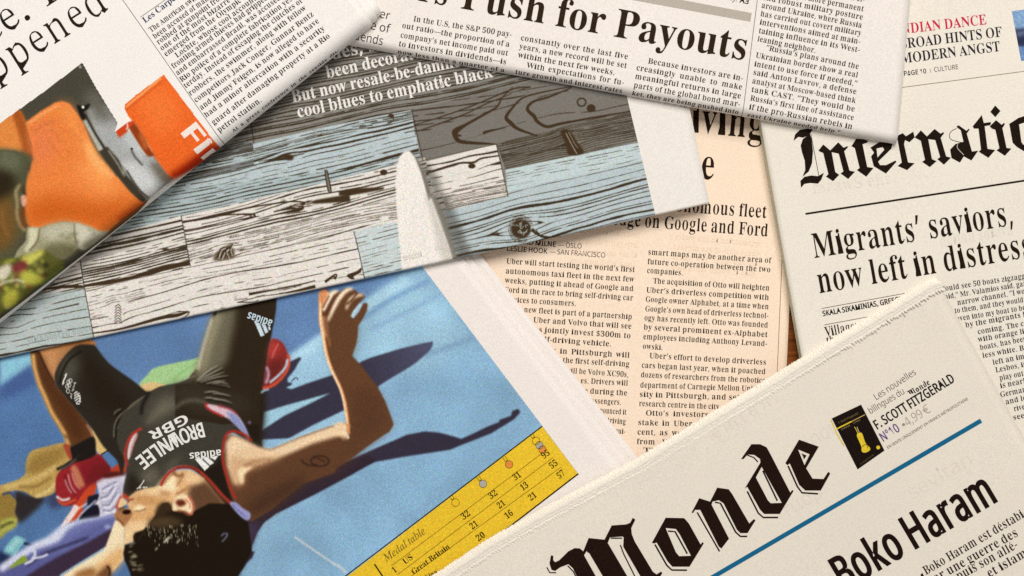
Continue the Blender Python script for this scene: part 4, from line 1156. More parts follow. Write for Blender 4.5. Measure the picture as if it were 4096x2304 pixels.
    c.fill('d 700,140 690,220 640,262 610,300 590,380 480,455 440,475 470,420 520,340 560,240 640,160', (206, 72, 40), 2)
    c.fill('d 540,300 575,320 545,375 500,430 440,470 470,410 520,340', (232, 214, 210), 3)
    c.stroke('d 545,345 600,310 650,280', 6, (240, 190, 170), 2)
    c.fill('d 640,245 670,232 718,222 715,255 690,290 640,312', (36, 36, 52), 3)
    c.fill('d 570,410 600,360 640,325 710,300 722,388 640,402', (34, 32, 46), 2)
    c.stroke('d 560,418 590,370 640,320 700,268', 6, (190, 196, 214), 2)
    c.fill('d 836,370 740,385 640,405 560,425 470,455 420,500 370,552 250,602 130,680 0,765 -30,830 430,830 760,610 810,500', (122, 130, 184), 2.5,
           to=((92, 94, 152), (330, 2060), (330, 2260)))
    c.stroke('d 830,375 700,396 560,428 470,470 410,530 350,565 250,605 130,682 0,770', [6, 8, 14, 30, 42, 34, 30, 30, 30], (208, 212, 234), 7)
    c.fill('d 600,490 760,420 835,400 830,470 700,540 560,590 480,610', (96, 100, 158), 14)
    c.blob('d 785,462', 14, 10, (150, 158, 204), 4)
    c.fill('d 835,470 760,612 600,720 430,820 200,830 240,790 420,680 640,570', (66, 50, 70), 5)
    c.stroke('d 640,540 500,590 330,655 200,740', 8, (46, 40, 70), 4)
    c.stroke('d 230,690 300,680 350,660', 9, (214, 216, 234), 3)
    c.stroke('d 215,625 255,640 240,700 180,730', 11, (206, 208, 226), 3)
    c.fill('d 66,768 110,720 172,670 200,706 130,742', (136, 162, 58), 2)
    # red shoe and ankle
    c.fill('7 410,740 430,690 480,640 540,600 640,580 740,555 830,655 720,740 640,800 560,910 480,935 425,890 410,820', (158, 40, 46), 2)
    c.fill('7 600,620 740,560 820,650 720,740 620,790 580,720', (138, 34, 42), 8)
    c.fill('7 690,640 800,620 830,660 720,745 640,760', (120, 34, 36), 8)
    c.stroke('7 480,700 500,790 560,850', 9, (120, 24, 34), 4)
    for s in ('7 478,740 500,800 530,840', '7 500,700 520,780 560,840', '7 530,690 550,760 590,810'):
        c.stroke(s, 4, (222, 188, 186), 1.5)
    c.fill('7 520,650 560,640 610,740 620,790 570,790 540,720', (196, 120, 88), 5)
    c.stroke('7 415,862 460,890 515,878', 9, (222, 214, 216), 2)
    c.stroke('7 425,885 470,920 560,885', 9, (212, 84, 46), 2)
    c.fill('7 815,650 900,615 935,680 840,690', (194, 66, 42), 3)
    c.fill('7 760,700 840,680 930,690 920,705 780,730', (96, 34, 28), 4)
    # tan bag behind
    c.fill('7 665,350 720,400 805,518 745,555 705,520 690,430', (220, 186, 118), 2)
    c.stroke('7 745,556 806,520', 6, (28, 24, 22), 1)
    c.fill('7 745,560 806,524 885,612 822,658', (82, 122, 172), 2, False)
    # green mat
    c.fill('p 558,1545 590,1499 621,1471 714,1449 800,1429 830,1410 800,1475 756,1515 728,1537 660,1548', (164, 204, 140), 2)
    c.stroke('p 690,1520 740,1480 790,1450', 6, (140, 188, 118), 3)
    c.fill('p 560,1545 606,1529 662,1540 650,1560 600,1575 575,1572', (220, 186, 126), 2)
    c.fill('b 80,1085 180,1000 250,965 300,1010 200,1075', (238, 204, 166), 3)
    c.fill('b 180,1000 300,870 290,960 240,975', (70, 52, 38), 2)
    # runner's right forearm and knee
    c.fill('a 500,345 700,260 1000,200 1180,190 1230,270 1000,330 860,480 740,640 710,750 600,560', (205, 144, 92), 3,
           to=((176, 112, 62), (200, 1420), (330, 1370)))
    c.fill('a 400,350 500,330 600,560 710,750 800,860 960,1050 1150,1290 1190,1449 7 690,450 600,520 500,500 a 830,1449 '
           '730,1280 640,1130 560,940 480,750 430,560', (104, 66, 38), 2)
    c.fill('a 470,350 530,400 640,640 760,850 1000,1130 1100,1449 950,1449 800,1150 600,800 500,560', (88, 52, 30), 16)
    c.stroke('a 425,370 452,560 505,750 585,930 665,1120 770,1290 860,1449 7 480,420 505,490', 15, (226, 172, 98), 4)
    c.stroke('7 640,335 670,390 690,440', 8, (176, 120, 90), 3)
    c.stroke('a 505,350 600,560 705,750', 7, (74, 44, 26), 3)
    c.fill('7 500,520 600,460 690,425 706,520 690,568 560,612 515,575', (40, 34, 30), 2)
    c.stroke('7 415,665 480,640 550,590 590,555', [10, 16, 16, 8], (44, 40, 38), 2)
    c.stroke('7 440,668 500,635 560,590', 4, (120, 114, 108), 2)
    c.fill('7 465,490 500,480 520,530 530,600 500,570', (172, 74, 52), 3)
    # shorts, far thigh
    blk = (52, 46, 38)
    c.fill('a 1225,265 1150,250 1050,250 960,280 860,370 770,490 715,610 708,700 740,790 800,865 960,1055 1160,1300 1330,1560 '
           '7 860,600 900,700 960,420 1100,240 1200,60 1110,90 a 1890,855 1720,720 1500,565 1390,475 1290,350', blk, 2)
    c.fill('a 1000,350 1100,330 1250,480 1500,760 1700,1000 1500,1200 1200,1000 1100,700 980,480', (46, 38, 28), 26)
    c.fill('a 850,440 960,370 1010,520 900,760 800,720 790,580', (92, 88, 76), 26)
    c.stroke('a 1060,335 900,440 800,620 775,760', 7, (34, 30, 26), 3)
    for s in ('a 1900,900 1800,960 1700,1030 1640,1090', 'a 1940,905 1700,1060 1560,1150 1480,1280 1470,1449',
              'a 1900,950 1720,1090 1590,1210 1510,1340', 'a 1830,1000 1700,1150 1620,1230 1560,1400',
              'a 1560,1080 1500,1110 1470,1150'):
        c.stroke(s, [3, 5, 5, 3] if len(q(s)) == 4 else 4, (166, 158, 134), 2, 0.8)
        c.stroke(q(s) + 7, 6, (26, 22, 18), 3, 0.8)
    # torso
    c.fill('7 1105,95 1200,50 1330,20 1500,-50 1650,-60 1930,-60 1925,470 1990,520 1900,505 1790,440 1705,390 1660,440 '
           '1640,600 1690,800 1760,940 1700,1010 1600,900 1500,740 1400,650 1300,645 1225,690 1180,785 1000,835 940,872 905,830 '
           '930,690 920,600 880,520 860,420 900,260 1000,190', (70, 66, 57), 2)
    c.fill('7 1650,420 1720,380 1850,460 1925,480 1925,-20 1600,-60 1620,200 1760,330', (44, 36, 27), 14)
    c.fill('7 1640,560 1690,800 1760,940 1700,1000 1560,820 1440,660 1560,640', (42, 34, 26), 10)
    c.fill('7 960,690 930,800 950,850 1080,800 1000,720', (48, 42, 34), 12)
    c.fill('7 1180,150 1320,110 1400,160 1250,240 1120,330 1090,290', (120, 115, 98), 24, alpha=.8)
    c.fill('7 1040,700 1110,650 1180,700 1120,780 1060,770', (122, 116, 96), 20, alpha=.75)
    c.fill('7 1230,640 1330,560 1300,620 1220,690', (112, 106, 88), 14, alpha=.8)
    c.fill('7 1150,480 1260,440 1180,560', (96, 92, 78), 18, alpha=.6)
    c.stroke('7 1080,330 1180,230 1330,160 1450,150', 14, (112, 108, 92), 8, .7)
    c.stroke('7 1100,90 1050,190 1040,260', 12, (36, 32, 28), 5)
    # shorts, near thigh
    c.fill('b 495,170 450,330 390,520 345,700 300,880 255,1010 200,1070 0,1090 0,1500 600,1600 1095,1600 1100,1400 1120,1150 '
           '1160,950 1210,640 1240,470 1280,260 1305,110 1310,-80 800,40', (54, 43, 30), 2, False)
    c.fill('b 500,160 790,60 770,300 720,520 680,760 620,860 400,1000 230,1050 290,900 345,700 390,520 450,330', (110, 104, 84), 16, False)
    c.fill('b 500,170 600,140 560,330 470,600 400,850 260,1020 300,880 345,700 390,520 450,330', (160, 152, 122), 16, False)
    c.stroke('b 480,240 430,400 385,550 345,700 300,900', 9, (200, 192, 164), 5)
    c.stroke('b 500,200 530,160', 8, (50, 34, 24), 2)
    c.fill('b -60,1100 250,1080 500,1150 900,1250 1000,1449 300,1449 0,1300', (66, 60, 50), 26, False, .7)
    for s in ('b 560,840 430,920 290,1030', 'b 620,868 460,950 280,1042', 'b 645,928 470,985 300,1050', 'b 690,970 520,1000 330,1062',
              'b 650,1038 530,1050 400,1078', 'b 715,1125 640,1098 520,1088', 'b 570,1192 480,1180 380,1190',
              'b 690,1085 600,1062 480,1080', 'b 720,1240 600,1210 480,1205', 'b 560,1280 450,1260 380,1262',
              'b 740,1330 620,1290 500,1275'):
        c.stroke(s, [1.5, 5, 2.5], (202, 194, 176), 1.6, .85)
        c.stroke(q(s) + np.array([1, 7]), [2, 6, 3], (26, 20, 14), 2.5, .8)
    c.stroke('b 0,1400 100,1320 250,1290 400,1320', 10, (128, 122, 104), 7, .7)
    # near shoe
    c.fill('b 1240,512 1300,502 1380,545 1435,640 1468,760 1460,860 1400,980 1310,1085 1200,1130 1125,1150 1150,1050 1172,900 1205,660', (150, 50, 46), 2)
    c.fill('b 1230,760 1430,780 1380,930 1270,1050 1160,1080 1190,860', (112, 42, 36), 18)
    c.fill('b 1250,540 1330,560 1300,680 1220,760 1210,660', (192, 66, 58), 14)
    c.stroke('b 1335,560 1280,660 1250,750', 4, (222, 120, 110), 1.6)
    c.stroke('b 1180,860 1205,940 1190,1030 1165,1070', 12, (176, 138, 158), 3)
    c.stroke('b 1455,700 1468,800 1440,910 1350,1030 1240,1110 1130,1140', 11, (212, 82, 54), 1.6)
    c.stroke('b 1450,760 1425,860 1340,965 1218,1066', 9, (186, 204, 222), 1.5)
    c.stroke('b 1110,1195 1150,1165 1210,1150', 7, (160, 196, 218), 2)
    # side vents and red piping of the suit
    c.fill('7 1000,390 955,450 935,560 950,590 985,480 1010,420', (216, 202, 200), 3)
    c.stroke('7 1045,362 975,405 935,480 920,560 940,640', 11, (178, 56, 44), 2.5)
    c.stroke('7 1010,400 980,480 960,560', 4, (196, 96, 88), 1.5)
    c.fill('7 1515,185 1600,195 1700,225 1750,270 1800,350 1835,452 1770,375 1700,305 1620,262 1545,225', (216, 184, 196), 2)
    c.fill('7 1670,240 1740,268 1800,350 1832,445 1770,375 1700,305', (138, 148, 196), 4)
    c.stroke('7 1530,178 1512,195 1545,228 1640,275', 8, (192, 56, 52), 2)
    c.stroke('7 1600,196 1690,222 1745,262', 6, (176, 60, 72), 2)
    c.blob('7 1835,320', 7, 7, (112, 92, 124), 3)
    # raised arm
    arm = (106, 70, 46)
    c.fill('7 1700,405 1790,440 1900,500 1990,517 2200,430 2420,352 2545,328 8 -10,330 60,330 60,235 25,80 f 475,819 440,745 '
           '400,660 370,570 352,450 330,350 325,200 333,110 380,103 395,140 420,115 475,120 500,103 548,94 590,113 600,130 '
           '640,133 656,158 640,178 600,220 560,280 560,310 570,316 610,268 640,207 664,200 676,217 668,262 640,320 605,370 602,440 '
           '592,500 562,588 620,650 690,740 750,819 8 350,160 392,270 414,335 385,385 300,440 200,512 100,590 0,650 '
           '7 2460,690 2230,770 2140,840 2000,960 1850,1050 1740,980 1680,800 1640,600 1660,430', arm, 1.8, False)
    c.fill('7 2560,420 2300,520 1960,640 1790,780 1740,900 1830,1020 2000,940 2230,760 2460,680 8 100,580 300,430 400,340 320,250 200,300 100,420',
           (98, 66, 46), 26, False, .7)
    c.fill('7 1900,860 2100,760 2250,700 2240,770 2100,880 1880,1010 1790,960', (76, 52, 38), 20, False, .8)
    c.fill('8 100,60 250,60 350,200 330,320 250,380 120,420 110,250', (92, 60, 44), 22, False, .6)
    c.fill('f 430,300 560,330 590,400 560,560 450,700 600,800 700,819 520,819 450,640 400,500', (104, 70, 46), 22, False, .7)
    c.fill('7 1705,410 1790,442 1900,502 1990,519 2200,432 2430,350 2545,330 2574,345 2520,410 2300,475 2080,570 1930,622 '
           '1800,650 1752,700 1755,760 1795,768 1720,775 1670,640 1660,470', (240, 208, 168), 7, False)
    c.fill('7 1680,560 1800,580 1960,590 2100,545 2030,600 1900,650 1790,690 1800,770 1740,800 1700,740', (206, 158, 112), 14, False, .7)
    c.fill('7 1755,660 1860,645 1800,700 1790,765 1757,755', (248, 216, 170), 5, True)
    c.stroke('7 1790,640 1900,600 2000,590', 10, (150, 104, 70), 7, .8)
    c.stroke('7 1730,540 1830,530 1960,560', 12, (224, 184, 138), 8, .8)
    c.fill('8 -20,330 50,325 75,400 60,442 20,420 -20,400', (240, 206, 164), 6)
    c.stroke('8 40,380 70,410 80,440', 8, (250, 225, 190), 3)
    # figure written on the upper arm
    t = np.linspace(0, 2 * math.pi, 17)[:-1]
    cc = q('7 2352,604')[0]
    ring = np.stack([cc[0] + 38 * np.cos(t) * .95 - 5 * np.sin(t), cc[1] + 21 * np.sin(t) + 10 * np.cos(t) * .3], 1)
    c.stroke(np.vstack([ring, ring[:1]]), 6, (62, 40, 32), 2, sm=False)
    c.stroke('7 2215,592 2240,622 2290,638 2330,630', 6, (62, 40, 32), 2)
    c.stroke('7 2300,575 2350,590 2390,610', 5, (62, 40, 32), 2)
    # sunlit edge of the forearm and the fingers
    c.stroke('f 330,120 328,220 333,340 352,440 372,560 402,660 440,745 475,819 8 48,150 68,260 85,400', [14, 12, 14, 12, 12, 11, 11, 11, 12, 13, 8], (232, 154, 92), 3)
    c.stroke('f 332,200 331,330 346,430 368,560 396,655 434,745 470,819 8 42,150 60,250 70,330', 6, (255, 232, 198), 2)
    c.fill('f 336,112 362,103 392,125 394,150 370,190 350,235 335,260 340,180', (226, 150, 100), 3)
    c.stroke('f 460,122 420,130 390,180 352,262', [12, 17, 17, 12], (255, 236, 208), 3.5)
    c.stroke('f 470,128 430,180 390,250 362,310', [9, 13, 13, 9], (96, 54, 34), 3.5)
    c.stroke('f 395,150 370,195 348,240', 6, (146, 84, 52), 3)
    c.stroke('f 565,100 520,112 470,165 430,235 385,335', [10, 15, 16, 14, 8], (255, 234, 204), 4)
    c.stroke('f 645,143 590,152 545,185 518,250', [8, 12, 12, 7], (252, 226, 192), 3.5)
    c.stroke('f 600,130 560,180 520,215', 7, (92, 58, 40), 3)
    c.stroke('f 628,210 585,262 560,306', [10, 12, 12], (178, 208, 222), 2)
    c.stroke('f 365,300 375,350 380,420 400,520', 7, (176, 112, 70), 4)
    c.stroke('f 345,300 352,380 366,450', 7, (246, 200, 156), 4)
    # neck and head, upside down
    sk = (228, 180, 126)
    c.fill('7 938,875 1000,825 1080,805 1180,785 1200,725 1280,682 1340,668 1400,672 1500,730 1600,860 1720,1000 1600,1150 1500,1200 '
           '1100,1110 960,1160 915,1090 870,1062 842,1012 872,960 950,950 935,922 948,895', sk, 2, False)
    c.fill('7 1395,790 1500,740 1560,790 1640,890 1740,1020 1660,1200 1480,1180 1420,960 1380,850', (106, 74, 52), 12, False)
    c.fill('7 1210,730 1280,690 1300,760 1290,830 1200,830 1150,800', (250, 224, 180), 9)
    c.fill('7 1350,690 1420,690 1500,745 1430,770 1360,750', (236, 196, 146), 9)
    c.stroke('7 1275,672 1285,700 1330,715 1345,690', 9, (120, 76, 46), 4)
    c.stroke('7 1350,700 1330,740 1300,790', 8, (178, 124, 78), 5)
    c.stroke('7 1200,780 1240,720 1290,690', 7, (150, 100, 62), 4)
    c.stroke('7 1390,800 1330,830 1290,850', 9, (170, 118, 76), 5)
    c.fill('d 1000,215 1080,190 1200,195 1270,215 1240,240 1120,235', (248, 214, 164), 10)
    c.fill('d 1160,200 1240,215 1230,240 1170,225', (184, 128, 78), 8)
    c.fill('d 960,250 1050,230 1160,250 1230,270 1150,300 1020,300', (206, 152, 96), 12)
    c.fill('d 1010,330 1110,330 1160,370 1100,410 980,430 960,400', (222, 170, 112), 10)
    c.fill('d 832,368 866,345 915,330 955,338 965,375 938,415 905,465 872,430 850,408 840,392', (176, 120, 76), 2)
    c.fill('d 845,350 905,332 900,300 870,320', (120, 78, 48), 4)
    c.blob('d 922,353', 17, 10, (42, 22, 14), 3, ang=-.1)
    c.stroke('d 845,395 880,425 905,460', 7, (132, 84, 50), 3)
    c.fill('d 975,330 1010,300 1055,320 1030,350 990,345', (252, 226, 178), 5)
    c.stroke('d 985,345 1020,345 1060,330', 5, (140, 92, 56), 3)
    c.stroke('d 922,285 945,265 972,258', 6, (126, 54, 40), 2)
    c.stroke('d 850,330 865,285 888,240', 13, (196, 66, 42), 2.5)
    c.fill('d 890,212 935,240 940,262 905,255', (198, 72, 44), 2)
    c.fill('d 880,250 920,270 925,295 860,320', (232, 196, 150), 3)
    c.fill('d 905,462 960,430 1080,420 1020,520 985,560 905,605 895,530', (240, 202, 150), 7)
    c.fill('d 838,412 870,430 905,468 900,560 905,640 898,700 820,790 740,830 430,830 560,742 700,660 770,605 800,520', (244, 222, 182), 2.5, False)
    c.fill('d 895,600 905,690 820,790 700,830 640,830 700,740 830,640', (226, 178, 116), 14)
    c.fill('d 560,790 640,760 690,765 680,830 540,830', (164, 112, 62), 9)
    c.stroke('d 440,815 600,715 760,620', 7, (160, 196, 214), 2)
    c.fill('d 780,740 800,745 805,830 690,830', (120, 78, 46), 9)
    c.stroke('d 780,745 800,780 795,819', 8, (60, 40, 28), 3)
    # hair
    hair = (40, 31, 22)
    c.fill('d 1085,440 1120,390 1165,335 1180,290 1225,285 1260,345 1330,350 1400,375 e 130,350 250,290 400,295 530,420 545,520 '
           '560,640 500,760 440,850 d 960,850 940,780 905,700 898,650 912,590 975,575 970,530 990,500 1040,485', hair, 3, False)
    c.fill('d 1080,420 1180,380 1290,400 1330,440 1180,470 1090,460', (84, 66, 44), 10)
    c.fill('d 1155,300 1230,285 1260,330 1200,370 1130,380', (66, 50, 32), 7)
    r = np.random.default_rng(5)
    for k in range(120):
        x, y = r.uniform(1070, 1440), r.uniform(440, 600)
        if y > 480 + (x - 1070) * .15 + r.uniform(0, 110):
            continue
        p = q('d %f,%f' % (x, y))[0]
        l = r.uniform(8, 17)
        c.stroke([p, p + l * np.array([.12 + r.uniform(-.2, .2), 1.0])], r.uniform(1.5, 3.5), (190, 184, 150), 1, r.uniform(.3, .85), False)
    for s in ('d 1190,578 1210,560 1235,530', 'd 1285,580 1310,550', 'd 1195,572 1225,540', 'd 1130,632 1145,612'):
        c.stroke(s, 5, (206, 200, 178), 1.2)
    for k in range(26):
        y = r.uniform(590, 790)
        x = 905 + max(0, (y - 600)) * .3 + r.uniform(0, 55)
        p = q('d %f,%f' % (x, y))[0]
        c.stroke([p, p + r.uniform(10, 24) * np.array([1, -.25 + r.uniform(-.2, .4)])], r.uniform(2, 4), (196, 184, 146), 1.2, r.uniform(.4, .9), False)
    for s in ('d 985,570 975,540 985,505', 'd 1010,560 1030,520 1060,500', 'd 1060,530 1045,500'):
        c.stroke(s, 5, (60, 44, 26), 1.5)
    # ear
    c.fill('d 1255,335 1270,262 1318,224 1365,236 1398,290 1400,345 1375,370 1340,345 1295,342', (250, 222, 178), 2)
    c.fill('d 1280,272 1325,262 1355,285 1345,303 1310,315 1285,300', (112, 48, 28), 4)
    c.stroke('d 1345,255 1378,290 1382,330', 5, (200, 130, 90), 2)
    c.stroke('d 1368,238 1402,290 1404,345 1380,372 1340,352', 7, (206, 104, 84), 2.5)
    c.stroke('d 1290,345 1330,352 1380,375', 8, (120, 66, 40), 4)
    # piping over the skin, tag, small loop
    c.stroke('7 1850,458 1790,405 1705,385 1655,430 1637,560 1650,660 1690,790 1730,880', 11, (168, 52, 42), 2)
    c.stroke('7 1180,787 1228,705 1310,652 1400,650 1480,690 1560,770 1640,862 1720,935', 12, (172, 56, 44), 2)
    c.stroke('7 1300,655 1400,655 1470,690', 4, (100, 26, 24), 1.5)
    c.fill('e 398,292 440,284 490,325 548,365 530,416 470,382', (150, 152, 202), 2)
    c.stroke('e 415,300 460,345 520,395', 4, (106, 106, 160), 2)
    c.stroke('e 335,530 355,512 380,515 365,545 340,570', 4, (140, 150, 190), 1.2)
    # emblem on the far thigh: script, rings, small words, lion's head
    for s in ('a 862,622 848,660 835,690 820,720 810,770', 'a 835,650 862,640', 'a 810,740 832,745'):
        c.stroke(s, 5, (232, 230, 222), 1)
    for x, y in ((883, 735), (910, 718), (868, 790), (893, 775), (878, 850)):
        cc = q('a %d,%d' % (x, y))[0]
        rr = np.stack([cc[0] + 6.5 * np.cos(t), cc[1] + 8 * np.sin(t)], 1)
        c.stroke(np.vstack([rr, rr[:1]]), 2.6, (232, 230, 222), .8, sm=False)
    for s in ('a 950,742 985,748', 'a 968,745 955,785', 'a 940,795 965,800', 'a 930,820 955,830 925,850', 'a 905,880 935,895',
              'a 915,910 925,950', 'a 905,925 930,905'):
        c.stroke(s, 3, (222, 220, 212), 1)
    for s in ('a 955,890 985,860 1000,870', 'a 960,920 990,890 1030,880', 'a 955,950 1000,920 1040,910', 'a 965,980 1000,950 1045,945',
              'a 985,1005 1010,980 1045,985', 'a 1000,900 1030,920 1030,1000', 'a 985,1015 1030,1015'):
        c.stroke(s, 4.5, (232, 230, 222), 1, .95)
    # white marks of the suit: three bars on the thigh and on the chest
    for s in ('b 1015,262 1090,300 1155,455 1105,472', 'b 1115,312 1165,318 1205,410 1165,432', 'b 1195,345 1222,335 1235,378 1210,392'):
        c.fill(s, (196, 214, 224), 1, False)
    for s in ('c 690,500 725,490 797,556 762,588', 'c 745,492 780,486 830,530 800,548', 'c 800,486 862,478 836,512'):
        c.fill(s, (232, 232, 228), 1, False)
    for s in ('c 270,720 300,690 322,655', 'c 285,715 300,708', 'c 310,710 325,705 320,716', 'c 330,712 345,706'):
        c.stroke(s, 4, (236, 234, 226), 1)
    # yellow results panel
    c.fill('p 2169,1704 2330,1917 1500,2560 800,2760', (236, 194, 44), 0, False)
    c.grade(1.08, 140, .90)
    c.grain(0.05)
    c.a = np.clip(c.a, 0, 255)
    return c


ga = paint_athlete()
du = np.array([-457., 353.])
G.photo('photograph', ga, [(1120, 312), (2313, 1894), np.array([2313, 1894]) + du * 6, np.array([1120, 312]) + du * 4], 3.0,
        keep=lambda P: (P[:, 0] > -110) & (P[:, 1] < 2400) & (P[:, 1] > 1395 - 0.2178 * P[:, 0] - 60))
wht = (234, 232, 226)
G.text('photo_lettering', 'BROWNLEE', 'c 748,236 250,505', 57, 'SH', wht, 2, mid=q('c 501,289')[0])
G.text('photo_lettering', 'GBR', 'c 625,172 350,308', 37, 'SH', wht, 2)
G.text('photo_lettering', 'adidas', 'c 880,433 646,460', 28, 'SH', wht, 2)
G.text('photo_lettering', 'adidas', 'b 1262,264 948,152', 31, 'SH', (196, 214, 224), 2)
yl = (44, 32, 16)
G.put('table_rule', seg(q('8 1506,346')[0], q('8 -40,1525')[0], 4.5), yl, 2)
G.put('table_rule', seg(q('8 1771,695')[0], q('8 700,1520')[0], 5.5), yl, 2)
for a, b in (('8 1510,541', '8 395,1375'), ('8 1586,576', '8 440,1440'), ('8 1642,648', '8 500,1480')):
    G.put('table_rule', seg(q(a)[0], q(b)[0], 1.8), (104, 80, 18), 2)
G.put('table_rule', seg(q('8 272,1362')[0], q('8 345,1470')[0], 5.5), yl, 2)
for s, p in (('95', '8 1517,588 1568,551'), ('55', '8 1575,662 1626,625'), ('57', '8 1632,735 1678,700'), ('31', '8 1308,748 1356,712'),
             ('32', '8 1128,885 1182,846'), ('32', '8 927,1037 982,997'), ('13', '8 1362,822 1410,788'), ('21', '8 1192,955 1240,920'),
             ('21', '8 992,1108 1040,1073'), ('21', '8 1422,897 1470,862'), ('16', '8 1247,1030 1297,994'), ('20', '8 1037,1195 1092,1155')):
    G.text('medal_figures', s, p, 25, 'B', yl, 2)
for s, p in (('1', '8 418,1428 440,1412'), ('US', '8 497,1365 560,1318'), ('Great Britain', '8 560,1440 832,1242'), ('China', '8 640,1502 742,1428')):
    G.text('medal_table_text', s, p, 23, 'B', yl, 2)
G.text('medal_table_text', 'Medal table', '8 362,1345 655,1130', 30, 'I', (112, 92, 40), 2)
tt = np.linspace(0, 2 * math.pi, 29)[:-1]


def medal(cx, cy, rgb, r=15):
    nm = 'medal_icon#%d' % cx
    cc = q('8 %d,%d' % (cx, cy))[0]
    circ = np.stack([cc[0] + r * np.cos(tt), cc[1] + r * np.sin(tt)], 1)
    G.put(nm, poly_shape([circ]), rgb, 2)
    G.put(nm + 'r', line_shape(circ, 1.8, True), (90, 66, 20), 3)


for cx, cy, rgb, rib in ((868, 908, (238, 196, 44), True), (1070, 770, (176, 172, 160), True), (1262, 627, (226, 140, 62), True),
                         (1507, 517, (226, 140, 62), False), (1484, 485, (176, 172, 160), False), (1461, 455, (238, 196, 44), True)):
    medal(cx, cy, rgb)
    if rib:
        b = q('8 %d,%d' % (cx - 22, cy - 24))[0]
        for o in (-4, 5):
            G.put('medal_icon', seg(b + (o + 1, -o * .7), b + (o - 9, -o * .7 - 17), 1.8), (90, 66, 20), 3)
        G.put('medal_icon', seg(b + (-4, 3), b + (6, -4), 1.8), (90, 66, 20), 3)
G.flush()

# ------------------------------------------------------------------ right-hand newspaper with blackletter masthead
E = Paper('cream newspaper with a black gothic masthead, at the right edge of the picture',
          [(3033 - 93, -100), (3310, 2020), (4700, 1800), (4330, -330)], 0.0024, 0.0088, (236, 228, 214), seed=3)
E.page()
E.slabs(n=7, jit=2, inset=1.5, mat=paper_material('page_edges', (226, 222, 196)))
ek = (50, 34, 20)
E.text('teaser', 'INDIAN DANCE', '3 1640,254 2302,178', 40, 'R', (205, 34, 74), fit=True)
E.text('teaser', 'BROAD HINTS OF', '3 1660,361 2416,268', 40, 'R', (44, 40, 62))
E.text('teaser', 'MODERN ANGST', '3 1672,467 2402,375', 40, 'R', (44, 40, 62))
E.text('teaser', 'PAGE 10', '3 1690,558 1858,538', 18.5, 'SB', (44, 36, 40))
E.put('teaser', seg(q('3 1887,534')[0], q('3 1882,506')[0], 1.5), (90, 80, 80))
E.text('teaser', 'CULTURE', '3 1912,529 2093,507', 18.5, 'S', (70, 60, 62))
E.put('column_rule', seg(q('3 1640,648')[0], q('3 2640,516')[0], 2.6), (150, 134, 104))
mast = [
    'I 880,1035 890,990 925,955 1030,938 1000,985 1012,1020 1023,1110 1016,1200 992,1260 945,1300 966,1250 962,1180 942,1120 932,1070 948,1022 978,1000 950,1012 915,1006',
    'I 935,1380 930,1330 960,1300 1010,1290 1060,1295 1103,1270 1085,1320 1060,1350 1000,1345 960,1352',
    'n 1062,1108 1098,1062 1150,1106 1208,1046 1248,1086 1276,1074 1281,1082 1252,1112 1292,1255 1332,1262 1282,1316 1226,1275 1247,1260 1212,1130 1160,1118 1187,1265 1216,1285 1171,1332 1118,1298 1136,1280 1098,1125 1075,1115',
    't 1305,1075 1340,1020 1395,1024 1430,1036 1420,1050 1387,1060 1422,1228 1468,1235 1415,1299 1345,1250 1366,1235 1330,1088',
    'r 1640,1000 1682,978 1706,1002 1760,968 1770,1010 1732,1046 1700,1030 1692,1060 1722,1195 1770,1200 1715,1251 1645,1220 1676,1195 1650,1060',
    'n 1770,1010 1815,958 1860,1003 1916,948 1960,983 1980,971 1986,980 1961,1013 2001,1150 2036,1160 1985,1211 1936,1170 1957,1155 1921,1030 1870,1023 1897,1170 1931,1185 1881,1229 1825,1190 1846,1175 1815,1035 1790,1022',
    'a 2075,932 2092,921 2150,962 2168,945 2172,955 2152,982 2190,1115 2236,1108 2186,1181 2130,1150 2102,1196 2040,1162 2030,1100 2068,1060 2128,1042 2108,958',
    't 2195,930 2262,846 2277,905 2330,898 2326,920 2283,928 2304,1095 2360,1104 2310,1161 2240,1116 2256,1100 2238,946 2205,946',
    'i 2325,823 2360,776 2399,817 2361,862',
    'i 2320,930 2366,884 2408,918 2426,903 2431,914 2413,943 2443,1088 2479,1094 2431,1146 2370,1106 2391,1090 2361,955 2336,946']
for ml in mast:
    E.put('masthead', poly_shape([q('3 ' + ml[2:])]), (44, 30, 20))
E.put('masthead', poly_shape([q('3 1445,1085 1512,1044 1606,1055 1600,1092 1502,1188 1516,1214 1560,1214 1630,1180 1636,1190 1560,1276 1470,1222 1450,1150 1472,1122'),
                              q('3 1490,1092 1535,1082 1548,1100 1497,1158')]), (44, 30, 20))
E.put('masthead', poly_shape([q('3 2463,912 2530,868 2580,852 2650,905 2668,1060 2590,1124 2520,1082 2488,1050'),
                              q('3 2535,915 2574,902 2594,930 2606,1052 2566,1066 2552,1045')]), (44, 30, 20))
E.put('masthead', line_shape(q('3 1007,985 1066,1292'), 2.4), (44, 30, 20))
E.put('masthead', line_shape(smooth(q('3 2078,945 2040,965 2024,1000 2045,1030 2130,1052'), False), 2.4), (44, 30, 20))
E.put('masthead', line_shape(smooth(q('3 2085,1062 2084,1090 2130,1140'), False), 2.2), (214, 204, 188), lift=2)
E.put('masthead_rule', seg(q('6 968,179')[0], q('6 2700,-84')[0], 7.5), ek)
E.text('headline', 'Migrants’ saviors,', '6 1030,505 2508,258', 98, 'M', ek)
E.text('headline', 'now left in distress', '6 1066,764 2648,490', 98, 'M', ek)
E.put('column_rule', seg(q('6 1085,875')[0], q('6 1990,710')[0], 2.2), (90, 70, 44))
E.put('column_rule', seg(q('6 1105,996')[0], q('6 1800,866')[0], 2.2), (90, 70, 44))
E.text('byline', 'SKALA SIKAMINIAS, GREECE', '6 1095,932 1680,822', 21, 'SH', (40, 30, 24))
